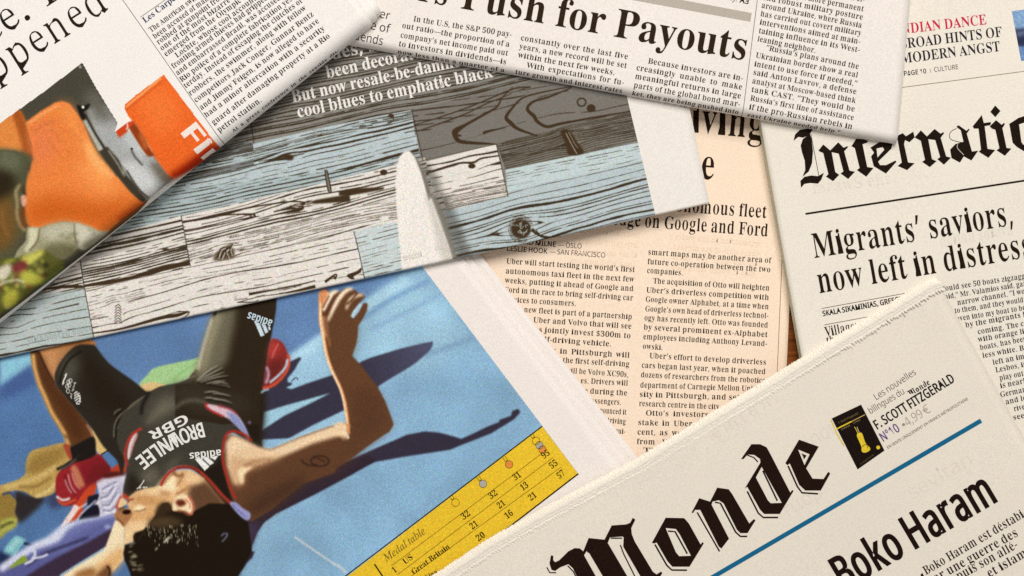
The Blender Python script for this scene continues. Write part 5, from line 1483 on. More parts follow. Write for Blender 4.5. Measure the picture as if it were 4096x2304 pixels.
E.text('standfirst', 'Villagers', '6 1116,1083 1400,1030', 39, 'R', ek)
E.text('standfirst', 'the sea', '6 1126,1153 1330,1116', 39, 'R', ek)
for s, p in (
        ('could see 50 boats zigzagging', '6 1972,749 2660,642'), ('said,” Mr. Valamios said, gazing', '6 1972,811 2660,697'),
        ('narrow channel. “I would', '6 2085,851 2660,752'), ('to them, and they would', '6 2065,911 2574,828'),
        ('even into my boat to be so', '6 2080,970 2650,875'), ('by the migrants has', '6 2145,1016 2660,921'),
        ('coming. The coast', '6 2235,1065 2680,984'), ('with orange life', '6 2238,1122 2625,1051'),
        ('boats, has been', '6 2252,1181 2600,1113'), ('less white. But', '6 2270,1240 2630,1171'),
        ('left an impact', '6 2345,1290 2690,1221'), ('Lesbos, in the', '6 2365,1346 2690,1281'),
        ('play out. The', '6 2395,1405 2680,1348'), ('is nearly all', '9 2400,68 2690,8'),
        ('Germans, of', '9 2400,134 2690,72'), ('and long', '9 2440,187 2660,140'),
        ('rivers of it', '9 2500,238 2720,192'), ('seen the', '9 2495,302 2720,256')):
    E.text('text_column', s, p, 21, 'R', (46, 34, 26))
for s, p in (('mrawS eht', '3 1020,1420 1600,1350'), ('noitan sdiova', '6 1960,420 2500,330')):
    E.text('show_through', s, p, 44, 'M', (231, 223, 209), lift=0.5)


def paint_dancer():
    c = Canvas(4030, 0, 4200, 260, 2.5, (132, 166, 202))
    c.fill('p 4030,120 4200,104 4200,190 4030,190', (44, 50, 76), 6, False)
    c.fill('p 4030,190 4200,180 4200,270 4030,270', (108, 142, 192), 6, False)
    c.fill('p 4030,128 4200,112 4200,135 4030,150', (90, 102, 130), 4, False)
    c.grain(.05, 3)
    return c


E.photo('photograph', paint_dancer(), [q('3 2484,81')[0], q('3 2560,72')[0] + (20, -2), q('3 2600,445')[0] + (20, -2), q('3 2552,449')[0]], 3.0)
E.flush()

# ------------------------------------------------------------------ folded page with the printed planks
C = Paper('folded newspaper page printed with grey and pale blue wooden planks, reaching in from the left',
          [(-260, 1488.7), (2838, 814), (2631, -180), (-420, 640)], 0.0070, 0.0092, (238, 231, 223), R=9, seed=4, wave=0.00012)
C.page(tail=40, grid=80)
C.slabs(n=2, inset=8, edge_in=12, z1=0.0083)


def paint_planks():
    c = Canvas(-150, 60, 2660, 1560, 2.0, (134, 131, 124))
    rr = np.random.default_rng(21)
    ang = math.radians(-12.6)
    dx, dy = math.cos(ang), math.sin(ang)
    A = c.U * dx + c.V * dy
    Pn = -c.U * dy + c.V * dx
    tab = rr.random((700, 900)).astype(np.float32)

    def vnoise(a, p):
        i, j = np.floor(a).astype(int), np.floor(p).astype(int)
        fa, fp = a - i, p - j
        fa, fp = fa * fa * (3 - 2 * fa), fp * fp * (3 - 2 * fp)
        g = lambda x, y: tab[x % 700, y % 900]
        return (g(i, j) * (1 - fa) + g(i + 1, j) * fa) * (1 - fp) + (g(i, j + 1) * (1 - fa) + g(i + 1, j + 1) * fa) * fp

    def plank(pts, rgb, seed, gap=(9, 26), wid=(1.5, 5.0), warp=8, knots=(), ink_rgb=(62, 50, 34), bold=0.12, tint=None, breaks=.25, turn=0.0, fine=.5):
        P = q(pts)
        if tint is None:
            c.fill(P, rgb, 0.6, False)
        else:
            c.fill(P, rgb, 0.6, False, to=(tint, P[0], P[2]))
        m = c.mask(P, 0)
        if m is None:
            return
        m, sl = m
        r = np.random.default_rng(seed)
        a, p = A[sl], Pn[sl]
        ph = r.uniform(0, 6, 4)
        w = warp * (np.sin(a / 230 + ph[0]) + .6 * np.sin(a / 97 + p / 60 + ph[1]) + .5 * (vnoise(a / 130 + seed * 7, p / 45 + seed) - .5))
        p2 = p + w + turn * (a - a.mean())
        for (kc, st, sa, tau) in knots:
            k = q(kc)[0]
            ka, kp = k[0] * dx + k[1] * dy, -k[0] * dy + k[1] * dx
            dp = p - kp
            p2 = p2 - st * np.exp(-((a - ka) / sa) ** 2) * np.tanh(dp / 9) * np.exp(-np.abs(dp) / tau)
        lo, hi = p2.min() - 60, p2.max() + 60
        cs, hw = [], []
        x = lo
        g = r.uniform(*gap)
        while x < hi:
            if r.random() < .18:
                g = r.uniform(*gap)
            x += g * r.uniform(.6, 1.5)
            cs.append(x)
            hw.append(r.uniform(3, 5.5) if r.random() < bold * .7 else r.uniform(*wid) / 2)
        cs, hw = np.array(cs), np.array(hw)
        j = np.clip(np.searchsorted(cs, p2), 1, len(cs) - 1)
        n1 = vnoise(a / 55 + seed * 3.1, p2 / 7)
        n2 = vnoise(a / 9 + seed, p2 / 3)
        best = np.zeros_like(p2)
        for s in (j - 1, j):
            d = np.abs(p2 - cs[s])
            h = hw[s] * (.55 + .9 * n1) + (n2 - .5) * .9
            v = np.clip((h - d) / 1.6 + .5, 0, 1)
            thin = hw[s] < 2.2
            v = v * np.where(thin, np.clip((vnoise(a / 38 + cs[s] * 13.7, p2 / 20) - breaks) * 6, 0, 1), 1)
            best = np.maximum(best, v)
        # fine broken pores between the rings
        pr = np.clip((vnoise(a / 30 + 3 * seed, p2 / 2.6) - .80) * 7, 0, 1) * .7 * fine * np.clip(vnoise(a / 200, p2 / 60 + seed) * 2 - .5, 0, 1)
        best = np.maximum(best, pr)
        col = np.array(ink_rgb, np.float32)
        k = (best * m)[..., None]
        c.a[sl] = c.a[sl] * (1 - k) + col * k

    white, blue, grey, dark = (230, 224, 216), (186, 199, 202), (168, 164, 156), (122, 117, 110)
    br = (66, 50, 32)
    # top grey plank under the lettering
    plank('p 900,560 1000,100 2700,-100 2540,330 2130,425 1640,440 1000,575', (140, 137, 130), 1, gap=(8, 15), wid=(3, 6), warp=7, bold=.10, tint=(128, 126, 120), breaks=.1)
    # pale blue plank under it
    plank('p 700,640 1013,575 1340,500 1646,440 1682,640 1000,800 700,870 600,760', blue, 2, gap=(11, 24), wid=(2, 4.5), warp=6, bold=.08,
          knots=(('p 1153,628', 16, 60, 40), ('p 1325,480', 14, 50, 50)), breaks=.15)
    plank('p 740,620 980,560 1012,575 1016,665 700,740', (122, 126, 126), 21, gap=(7, 11), wid=(3, 5), warp=4, bold=0)
    plank('p 820,650 1340,520 1646,445 1650,475 1000,640 700,720', (178, 192, 194), 22, gap=(8, 13), wid=(2.5, 5), warp=5, bold=.05)
    plank('p 250,1060 480,890 700,760 1690,640 1700,670 1250,770 736,866 320,1000', (174, 190, 192), 3, gap=(9, 16), wid=(2, 5), warp=6, bold=.03)
    # dark plank with the big cathedral figure
    plank('p 1646,440 2100,330 2520,230 2560,565 1985,575 1692,643', dark, 4, gap=(40, 90), wid=(2, 4), warp=12, bold=0, fine=.15)
    plank('p 1646,440 1900,380 2300,300 2200,345 1900,455 1660,540', dark, 23, gap=(14, 24), wid=(3, 5.5), warp=4, bold=.1, turn=-.09, fine=.3)
    plank('p 1985,575 2555,430 2556,570 2022,676', (124, 119, 110), 5, gap=(6, 9.5), wid=(2.6, 4.2), warp=4, bold=0, breaks=.05, knots=(('p 2285,575', 12, 55, 200),))
    # white plank
    plank('p 1689,650 1985,577 2034,782 2000,790 1790,845 1700,870', white, 6, gap=(10, 24), wid=(3, 8), warp=7, bold=.2, knots=(('p 1888,662', 12, 50, 40),))
    plank('p 1760,770 2020,715 2034,782 1790,848', white, 24, gap=(5, 8), wid=(1.6, 3.2), warp=4, bold=.05, breaks=.1)
    # pale blue plank on the right
    plank('p 2022,680 2555,565 2640,880 1830,1110 1760,850 2034,782', blue, 7, gap=(12, 24), wid=(2, 4.5), warp=7, bold=.06, breaks=.1,
          knots=(('p 2080,914', 34, 95, 60),), fine=.35)
    plank('p 2022,680 2555,565 2572,640 2030,765', (196, 210, 211), 25, gap=(14, 26), wid=(1, 2.6), warp=4, bold=0, breaks=.42)
    # long white plank in the middle
    plank('p 726,865 1240,745 1700,630 1760,900 1590,925 765,1069', white, 8, gap=(10, 26), wid=(2.5, 7), warp=8, bold=.16,
          knots=(('p 900,1020', 16, 60, 50), ('p 1240,810', 14, 120, 40)))
    plank('p 740,985 1000,925 1590,790 1600,870 757,1069', white, 26, gap=(6, 10), wid=(1.5, 3), warp=7, bold=.03, breaks=.25, knots=(('p 900,1020', 18, 50, 40),))
    # grey-to-white short plank
    plank('p 320,1040 450,940 724,862 762,1069 337,1152', grey, 9, gap=(14, 28), wid=(3, 7), warp=6, bold=.2, tint=white)
    plank('p 322,1052 740,938 762,1069 337,1152', white, 27, gap=(8, 20), wid=(3, 6.5), warp=5, bold=.1)
    # lower white planks
    plank('p 337,1152 762,1069 1420,925 1600,880 1625,1110 375,1380', white, 10, gap=(12, 22), wid=(1.2, 3.0), warp=6, bold=.02, breaks=.38,
          knots=(('p 460,1240', 10, 30, 90),), fine=1.0)
    plank('p 700,1140 1420,985 1630,950 1640,1100 365,1340 360,1260', white, 28, gap=(14, 40), wid=(1.6, 5), warp=9, bold=.12, breaks=.3, fine=.7,
          knots=(('p 470,1250', 14, 26, 60),))
    # pale blue plank crossing the lower edge
    plank('p 1416,925 1600,885 1640,1110 1458,1122', (202, 213, 213), 11, gap=(14, 26), wid=(1.5, 3.5), warp=4, bold=0, breaks=.4)
    # lower left
    plank('p 150,1200 300,1040 318,1040 334,1150 100,1210', (226, 220, 212), 12, gap=(8, 20), wid=(2, 5), warp=5, bold=.15)
    plank('p -160,1330 60,1240 160,1180 337,1155 376,1356 300,1400 -160,1500', (186, 197, 195), 13, gap=(16, 30), wid=(2, 4.5), warp=9, bold=.03,
          breaks=.2, knots=(('p 60,1290', 24, 50, 40),), fine=.3, turn=-.04)
    # joints between planks
    for s in ('2 545,805 585,980 628,1180', '2 1168,1062 1200,1200 1255,1449 5 1255,45', '4 1330,192 1365,370 1400,565', '4 590,520 620,720 690,1090',
              '5 120,308 160,470 200,662', '1 1845,900 1868,1055'):
        c.stroke(s, 3.2, (54, 46, 34), .6, sm=False)
    for s in ('2 628,1180 900,1120 1170,1060 1660,965 1740,960', '2 1225,1245 1700,1150 2210,1045', '5 760,160 1000,100 1260,45', '4 620,735 1000,655 1400,572 2000,440 2574,300'):
        c.stroke(s, 2.4, (84, 74, 58), .6, sm=False)
    # the cathedral figure
    c.stroke('2 560,920 760,860 1000,775 1290,655 1400,640', [3, 5, 5, 6, 3], br, .8)
    c.stroke('2 590,965 800,892 960,830 1080,770 1280,690', [3, 6, 5, 5, 3], br, .8)
    c.stroke('2 1290,640 1210,720 1170,788 1050,858 940,920 872,962 865,990 895,1038 1000,1052 1090,1056 1165,1062', [3, 5, 8, 10, 12, 24, 22, 16, 12, 9, 5], br, 1)
    c.stroke('2 860,960 850,985 910,1000', 8, br, 1)
    c.stroke('2 1760,630 1500,680 1360,722 1290,790 1240,862 1275,905 1330,950 1470,1000', [3, 6, 7, 9, 14, 16, 12, 6], br, 1)
    c.stroke('2 1720,645 1560,712 1440,748 1396,802 1446,856 1470,895 1540,932 1640,910 1760,888 1900,862 2160,818', [4, 8, 10, 13, 15, 13, 12, 11, 9, 8, 5], br, 1)
    c.stroke('2 1420,640 1330,650 1380,655', 7, br, 1)
    t = np.linspace(0, 2 * math.pi, 19)[:-1]
    cc = q('2 1795,752')[0]
    ring = np.stack([cc[0] + 17 * np.cos(t), cc[1] + 16 * np.sin(t)], 1)
    c.stroke(np.vstack([ring, ring[:1]]), 6.5, br, 1, sm=False)
    c.blob('2 1865,796', 18, 16, br, 1)
    c.stroke('2 1070,982 1110,965 1235,940', [12, 10, 2], br, 1)
    c.fill('2 1640,970 1700,955 1760,1040 1810,1125 1700,1140 1680,1060', br, 2)
    c.stroke('2 1680,980 1720,1060 1760,1130', 3, (170, 160, 146), .7)
    c.stroke('2 1700,970 1740,1050 1770,1090', 2, (170, 160, 146), .7)
    # knots, staple, dark streaks
    c.blob('1 2120,1156', 22, 13, br, 1.5, ang=.2)
    c.stroke('1 1900,1190 2040,1160 2120,1150 2240,1130', [2, 4, 6, 3], br, .8)
    c.fill('1 2385,1250 2402,1245 2440,1385 2432,1412 2412,1408', (120, 112, 98), .8, False)
    c.stroke('1 2388,1250 2412,1400 2436,1405 2405,1250', 4, (46, 38, 28), .6)
    c.blob('2 395,852', 12, 8, br, 1)
    c.stroke('2 405,860 410,890 360,915 260,935 100,955 -150,1000', [5, 4, 3, 3, 3, 2], br, .8)
    c.blob('2 340,1268', 15, 12, br, 1)
    c.blob('2 988,1222', 15, 10, br, 1)
    c.stroke('2 650,1275 780,1235 900,1200 1000,1195 1060,1165 1190,1145', [9, 10, 8, 9, 7, 6], br, 1)
    c.stroke('2 1125,1215 1200,1200', [3, 10], br, 1)
    c.stroke('2 10,1425 100,1412 340,1385', [14, 26, 10], br, 1.5)
    c.stroke('4 2250,112 2290,100 2330,90 2574,62', [6, 5, 16, 30], br, 1.5)
    c.stroke('4 1345,245 1500,205 1800,140 2100,92 2220,92 2235,108 2170,112 2225,128 2190,150 2050,180 1900,215', [5, 5, 6, 6, 6, 9, 7, 12, 16, 6, 3], br, 1)
    c.stroke('4 1345,235 1600,195 1760,182 1870,188 1830,210 1760,222 1600,262 1360,312', [5, 5, 6, 13, 9, 4, 4, 4], br, 1)
    c.stroke('4 620,712 740,690 860,672 1000,640 1200,580 1392,540', [7, 15, 16, 14, 17, 20], br, 1)
    c.stroke('4 300,738 420,720 540,712 620,715', [7, 10, 14, 9], br, 1)
    c.stroke('4 680,1058 900,1022 1180,945 1300,925 1385,900', [6, 9, 14, 15, 6], br, 1)
    c.stroke('4 1300,900 1390,898 1370,930 1330,955', 4, br, .8)
    c.stroke('4 1830,770 2000,740 2200,700 2320,670', [12, 7, 6, 4], br, 1)
    c.stroke('4 1745,832 1900,790 2040,770 2180,745 2320,712', [4, 3, 4, 9, 14], br, 1)
    c.stroke('4 1750,830 1860,828 1900,815', 4, br, .8)
    c.stroke('4 2390,680 2470,625 2460,660', [12, 9, 12], br, 1)
    c.fill('4 1575,520 1590,470 1640,425 1700,410 1718,500', (92, 78, 58), 3)
    for s in ('4 1600,500 1620,440 1650,425', '4 1625,505 1650,450 1690,430', '4 1680,500 1660,455 1680,425', '4 1700,480 1690,440 1710,400'):
        c.stroke(s, 4, (40, 32, 22), .7)
        c.stroke(q(s) + 5, 2.5, (226, 220, 210), .7)
    for k in range(7):
        y = 845 + k * 20
        c.stroke('4 %d,%d 868,%d %d,%d' % (846 - k, y + 22, y, 890 + k, y + 22), 3, br, .8)
    c.blob('4 1215,440', 14, 6, br, 1.5)
    # big round knot by the lower edge
    for k, rad in enumerate((62, 54, 47)):
        rg = np.stack([2084 + rad * .80 * np.cos(t) * 1.0, 916 + rad * .86 * np.sin(t)], 1)
        c.stroke(np.vstack([rg, rg[:1]])[3 + k:18], 3, br, .8, alpha=.8, sm=False)
    c.blob((2084, 916), 40, 38, br, 1.2, ang=.3)
    r2 = np.random.default_rng(3)
    for k in range(9):
        p = np.array([2084, 916]) + r2.uniform(-28, 28, 2)
        c.stroke([p, p + r2.uniform(-14, 14, 2), p + r2.uniform(-22, 22, 2)], 2.5, (168, 176, 172), .8)
    c.stroke('5 1430,290 1470,330 1560,350 1640,345', [14, 8, 6, 3], br, 1)
    c.stroke('5 1460,300 1500,345 1600,355', [5, 9, 3], br, 1)
    c.fill('5 70,628 140,600 175,575 170,610 120,640 125,662 90,655', br, 1)
    # pale tapering leg standing on the boards, with its printed shade
    c.fill('2 560,1110 660,1200 740,1300 780,1449 5 810,40 900,250 960,420 1010,500 885,520 690,20', (70, 66, 60), 12, False, .55)
    c.fill('2 530,1108 590,1170 650,1280 700,1449 5 715,30 800,220 885,512 780,530 650,100', (120, 116, 106), 4, False)
    c.fill('2 430,1480 426,1340 434,1230 455,1155 490,1114 530,1108 570,1160 610,1260 640,1360 670,1480 5 690,60 760,250 820,420 850,525 '
           '840,600 470,650 474,590 446,300', (240, 234, 226), 2.0, False)
    c.fill('5 640,40 690,60 760,250 830,440 850,525 780,540 740,400 690,200', (196, 190, 180), 10, False, .7)
    c.grain(0.03)
    c.a = np.clip(c.a, 0, 255)
    return c


pc = paint_planks()
nw = np.array([-.2178, -1.0]) * 1.0


def board_edge(v):
    return np.interp(v, [-200, 375, 788, 861, 1000], [2390, 2503, 2601, 2617, 2646])


fr = [(-140, 1462.6 + 12), (2621, 861 + 12), (2440, 60), (-140, 620)]
C.photo('photograph', pc, [(-140, 1476), (2625, 874), (2395, -80), (-140, 430)], 2.8)
wl = (236, 231, 224)
C.text('photo_lettering', 'decades, so', 'p 1180,271 1545,192', 49, 'B', wl)
C.text('photo_lettering', 'been decorated', 'p 1308,313 1722,222', 49, 'B', wl)
C.text('photo_lettering', 'But now resale-be-damned', 'p 1170,411 1880,256', 49, 'B', wl)
C.text('photo_lettering', 'cool blues to emphatic black—is', 'p 1192,471 2075,287', 49, 'B', wl)
C.text('show_through', 'dna', 'p 1740,1003 1800,990', 22, 'R', (216, 208, 198), lift=2)
C.text('show_through', 'dedulcni', 'p 1615,1044 1690,1026', 24, 'R', (212, 204, 194), lift=2)
C.text('show_through', 'ytilanosrep emos', 'p 110,1375 370,1322', 26, 'R', (166, 178, 176), lift=2)
C.flush()

# ------------------------------------------------------------------ lower right newspaper with the ragged edge
F = Paper('greyish newspaper with a rough saw-toothed edge and a blue rule, lower right',
          [(1500, 2470), (3762, 1142), (4560, 2600), (2330, 3900)], 0.0092, 0.0122, (231, 222, 207), seed=5, inset=24)
F.page(grid=60)
F.slabs(n=3, inset=34)


def edge_curve(t):
    """the saw-cut edge, from lower left to upper right"""
    px = np.array([1500, 1752, 1948, 2166, 2547, 3044, 3202, 3512, 3713, 3757])
    py = np.array([2442, 2304, 2174, 2049, 1848, 1546, 1449, 1258, 1133, 1120])
    s = np.concatenate([[0], np.cumsum(np.hypot(np.diff(px), np.diff(py)))])
    return np.stack([np.interp(t, s, px), np.interp(t, s, py)], 1), s[-1]


def saw_layer(name, off, width, z, amp, pitch, seed, mat, inner_amp=0.0):
    r = np.random.default_rng(seed)
    _, L = edge_curve(np.array([0.0]))
    n = int(L / 3.2)
    t = np.linspace(0, L, n)
    P, _ = edge_curve(t)
    inw = np.array([.508, .861])
    e = amp * (np.abs(((t / pitch) % 1) * 2 - 1) - .5) + r.normal(0, amp * .33, n)
    g = inner_amp * (np.abs(((t / pitch + .4) % 1) * 2 - 1) - .5) + r.normal(0, inner_amp * .35 + 1e-6, n)
    rows = 7
    V, Fc = [], []
    for k in range(rows):
        f = k / (rows - 1)
        o = off + e * (1 - f) + (width + g) * f
        x, y = W(P + o[:, None] * inw, F.z1)
        zz = z + 0.00028 * math.sin(f * math.pi) + r.normal(0, 0.00006, n) * (1 if k < rows - 1 else .2) - 0.00012 * (f > .98)
        V.append(np.stack([x, y, zz], 1))
    # skirt down on the outer side
    V.insert(0, V[0] - np.array([0, 0, 0.0005]))
    V = np.vstack(V)
    idx = np.arange(len(V)).reshape(rows + 1, n)
    fc = np.stack([idx[:-1, :-1], idx[1:, :-1], idx[1:, 1:], idx[:-1, 1:]], -1).reshape(-1, 4)
    return mesh_object(name, V, fc, mat, F.e)


pulp = paper_material('rough_pulp', (238, 230, 215), fine=.12, bump=.3)
for k in range(7):
    saw_layer('saw_cut_page', -10 + 4.0 * k, 34 - 2 * k, F.z0 + 0.0003 + (F.z1 - F.z0 - 0.0003) * k / 6.4, 4.5, 11 + .7 * k, 40 + k, pulp)
saw_layer('saw_cut_page', 14, 26, F.z1 + 0.00012, 3, 12.5, 61, pulp, 6)
saw_layer('saw_cut_page', 4, 24, F.z1 + 0.00028, 4, 10.5, 62, pulp, 5)
saw_layer('saw_cut_page', 34, 18, F.z1 + 0.00006, 4, 13.0, 63, pulp, 12)
fk = (46, 26, 18)
for ml in ('65,632 77,634 76,655 86,665 105,656 150,612 180,597 205,598 222,612 248,548 325,556 360,487 430,482 450,474 462,450 475,459 455,500 '
           '458,530 472,565 560,712 578,725 600,711 606,719 575,770 520,770 430,615 416,590 418,545 412,541 352,545 341,572 460,775 350,790 250,620 '
           '238,612 226,632 320,800 220,800 172,695 150,675 110,690 85,708 68,702 58,672',
           '748,425 785,355 838,372 872,304 928,312 945,335 1028,478 1050,457 1059,462 1020,525 985,525 968,508 903,380 880,365 850,372 845,387 '
           '930,552 893,600 880,590 790,412 765,412 755,428',
           ):
    F.put('masthead', poly_shape([q('j ' + ml)]), fk)
F.put('masthead', poly_shape([q('j 555,572 622,450 712,452 735,478 792,580 802,568 807,576 738,688 655,688 630,660 578,570 567,575'),
                              q('j 622,500 672,505 690,530 745,635 688,637 672,618')]), fk)
F.put('masthead', poly_shape([q('j 988,165 1038,93 1080,93 1112,108 1130,140 1227,328 1236,315 1243,320 1176,432 1100,432 1080,410 1018,300 1006,308 '
                                '1082,182 1080,165 1052,145 1020,143 1000,165'), q('j 1088,203 1186,378 1132,380 1118,365 1060,255')]), fk)
F.put('masthead', poly_shape([q('j 1203,185 1269,71 1365,105 1304,210 1335,260 1388,262 1411,227 1421,235 1375,318 1300,318 1270,290 1225,187 1212,195'),
                              q('j 1265,119 1321,142 1296,195')]), fk)
F.put('masthead', poly_shape([q('j 1280,137 1306,148 1293,168 1288,150')]), fk)
for s, w in (('45,690 60,716 90,716', 5), ('146,682 175,712 215,800', 5), ('242,615 272,622 370,800', 5.5), ('402,582 418,625 500,790', 5), ('355,549 410,549', 5),
             ('570,580 628,682 652,704 726,705', 6.5), ('634,515 668,518 727,625', 6.5), ('775,424 884,614', 6), ('862,375 888,380 962,520 985,541 1018,541', 6.5),
             ('1018,146 1050,158 1070,180', 5), ('1018,322 1072,428 1096,449 1168,449', 6.5), ('1094,222 1164,368', 6.5), ('1216,198 1262,300 1284,329 1362,334', 6.5)):
    F.put('masthead', line_shape(q('j ' + s), w), fk)
F.put('blue_rule', seg((2830, 2321), q('9 2258,306')[0], 18), (24, 100, 138))
F.text('headline', 'Boko Haram', '9 1246,1560 2398,883', 134, 'SH', (42, 24, 18))
F.text('headline', 'a', '9 900,1764 1080,1660', 134, 'SH', (42, 24, 18))
for s, p in (('Boko Haram est déstabi-', '9 1852,1442 2600,1000'), ('sé par une guerre des', '9 1790,1575 2537,1148'),
             ('puis son allé-', '9 2095,1482 2535,1236'), ('mené par son armée et', '9 1700,1712 2600,1190'), ('et islamique', '9 2320,1462 2760,1204')):
    if s.startswith('mené'):
        continue
    F.text('text_column', s, p, 35, 'R', (56, 38, 30))
F.put('text_column', poly_shape([q('9 1812,1440 1826,1425 1838,1448 1822,1466')]), (46, 34, 28))
F.text('teaser', 'Les nouvelles', '9 1486,158 1786,-38', 27, 'SL', (92, 78, 70))
F.text('teaser', 'bilingues du', '9 1443,260 1702,104', 27, 'SL', (92, 78, 70))
F.text('teaser', 'F. SCOTT FITZGERALD', '9 1492,373 2072,14', 37, 'SH', (44, 30, 32))
F.text('teaser', 'N°10', '9 1536,463 1668,378', 36, 'SB', (104, 78, 134))
F.put('teaser', poly_shape([np.array([q('9 1688,335')[0] + 6 * np.array([math.cos(x), math.sin(x)]) for x in tt])]), (150, 140, 130))
F.text('teaser', '4,99 €', '9 1716,352 1894,238', 37, 'SL', (168, 156, 146))
F.text('teaser', 'EN VENTE UNIQUEMENT EN FRANCE MÉTROPOLITAINE', '9 1572,516 2166,151', 11.5, 'S', (84, 68, 66))
# the little gothic word: the masthead again, reduced
mini = q('9 1712,98 1880,-6')
src0, src1 = q('j 60,712')[0], q('j 1430,-92')[0]


def small(shape):
    v, f = shape
    a, b = src1 - src0, mini[1] - mini[0]
    k = complex(*b) / complex(*a) * 1.0
    z = (v[:, 0] - src0[0] + 1j * (v[:, 1] - src0[1])) * k * 1.02
    return np.stack([mini[0][0] + z.real, mini[0][1] + z.imag], 1), f


for v, f in list(F.parts[('masthead', fk, 1)])[:6]:
    F.put('teaser', small((v, f)), (44, 30, 28))
# advertised book: black cover, yellow spine and stripe, golf bag
bk = (38, 26, 20)
F.put('book_cover', poly_shape([q('9 1160,290 1376,188 1548,526 1350,665')]), bk)
yw = (226, 196, 52)
F.put('book_cover', line_shape(q('9 1154,300 1196,400 1250,490'), 4.5), yw, 2)
F.put('book_cover', line_shape(q('9 1196,367 1306,312'), 5), yw, 2)
F.put('book_cover', line_shape(q('9 1306,312 1404,262'), 3), (198, 170, 96), 2)
F.put('book_cover', poly_shape([smooth(q('9 1345,422 1348,402 1372,394 1386,408 1408,470 1442,508 1432,530 1400,542 1380,530 1378,500 1362,460'), n=4)]), yw, 2)
F.put('book_cover', line_shape(smooth(q('9 1384,500 1396,486 1416,484 1426,510'), False), 2.2), bk, 3)
F.put('book_cover', line_shape(q('9 1352,400 1334,362 1326,352'), 2.4), yw, 2)
F.put('book_cover', line_shape(q('9 1364,396 1350,368 1346,352'), 2.4), (206, 190, 150), 2)
F.put('book_cover', poly_shape([np.array([q('9 1501,503')[0] + 7.5 * np.array([math.cos(x), math.sin(x)]) for x in tt])]), yw, 2)
F.text('book_cover', 'F. Scott Fitzgerald', '9 1212,330 1356,258', 9, 'S', (120, 104, 70), lift=2)
F.text('book_cover', 'La Longue', '9 1318,330 1372,302', 7, 'S', (150, 134, 90), lift=2)
F.text('book_cover', 'Le Monde', '9 1232,378 1296,344', 7, 'S', (150, 134, 90), lift=2)
F.text('book_cover', 'Les Langues Modernes', '9 1370,632 1470,560', 6, 'S', (110, 96, 66), lift=2)
# faint print of the reverse side
for s, p in (('e m r a h', 'p 2860,1760 3090,1620'), ('ednom', 'p 3180,1830 3390,1705'), ('sevitan', 'p 3650,2000 3900,1850'), ('ruop', 'p 3150,2070 3300,1980')):
    F.text('show_through', s, p, 60, 'S', (227, 218, 203), lift=.5)
F.flush()

# ------------------------------------------------------------------ top newspaper with the bold headline
B = Paper('white newspaper with the big bold headline, folded along its lower edge, top centre',
          [(1365, 170), (3590, 572.5), (3690, -560), (1480, -900)], 0.0094, 0.0136, (238, 230, 222), R=36, seed=6)
B.page()
B.slabs(n=4, inset=6, edge_in=46, z1=0.0128)
bk2 = (66, 48, 28)
B.text('headline', 'Push for Payouts', 'p 1839,32 2985,243', 113, 'B', bk2)
B.text('headline', 'ors', 'p 1596,-12 1792,23', 113, 'B', bk2)
B.text('standfirst', 'ver', '2 262,116 380,146', 34, 'S', bk2)
B.text('standfirst', 'e of', '2 236,213 380,242', 34, 'S', bk2)
B.text('standfirst', 'dends', '2 118,289 332,332', 34, 'S', bk2)
for s, p in (
        ('In the U.S, the S&P 500 pay-', '2 555,155 1280,273'), ('out ratio—the proportion of a', '2 472,205 1266,345'),
        ('company’s net income paid out', '2 460,275 1253,410'), ('to investors in dividends—is', '2 447,338 1242,474'),
        ('now less than a quarter of a', '2 433,403 1227,541'), ('hundred for every share', '2 420,468 1215,606'),
        ('constantly over the last five', '2 1345,295 2136,436'), ('years, a new record will be set', '2 1335,358 2127,502'),
        ('within the next few weeks.', '2 1325,421 2040,553'), ('With expectations for fu-', '2 1388,496 2106,627'),
        ('ture growth and interest rates', '2 1303,548 2095,692'), ('still so low that many of', '2 1291,612 2083,756'),
        ('Because investors are in-', '2 2280,465 3 507,596'), ('creasingly unable to make', '2 2195,515 3 501,661'),
        ('meaningful returns in large', '2 2185,578 3 492,726'), ('parts of the global bond mar-', '2 2175,643 3 485,787'),
        ('ket, they are being pushed into', '2 2163,706 3 478,850'), ('shares for their income', '2 2151,770 3 466,914'),
        ('in an ef-', '3 1210,-20 1400,16'), ('fort to keep a more permanent', '3 650,-60 1394,84'), ('and robust military posture', '3 646,-3 1389,146'),
        ('around Ukraine, where Russia', '3 640,57 1381,206'), ('has carried out covert military', '3 632,118 1376,264'),
        ('interventions aimed at main-', '3 627,180 1370,325'), ('taining influence in its West-', '3 619,243 1366,386'),
        ('leaning neighbor.', '3 610,303 1042,390'), ('“Russia’s plans around the', '3 672,368 1359,508'),
        ('Ukrainian border show a real', '3 597,423 1353,570'), ('intent to use force if needed,”', '3 587,487 1348,634'),
        ('said Anton Lavrov, a defense', '3 579,549 1342,693'), ('analyst at Moscow-based think', '3 572,612 1336,758'),
        ('tank CAST. “They would be', '3 566,675 1330,822'), ('Russia’s first line of assistance', '3 557,738 1323,885'),
        ('if the pro-Russian rebels in', '3 549,802 1313,950'), ('east Ukraine needed help.”', '3 539,868 1226,1001')):
    B.text('text_column', s, p, 21.5, 'R', bk2)
B.put('column_rule', seg(q('3 613,-10')[0], q('3 497,905')[0], 2.2, 12), (90, 70, 46))
B.put('grey_bar', poly_shape([q('3 -420,-92 570,97 561,160 -430,-25')]), (184, 175, 162))
B.text('teaser', 'day.', '3 378,-8 462,12', 21, 'S', bk2)
B.text('teaser', 'A3', '3 482,18 550,32', 21, 'SH', bk2)
B.flush()

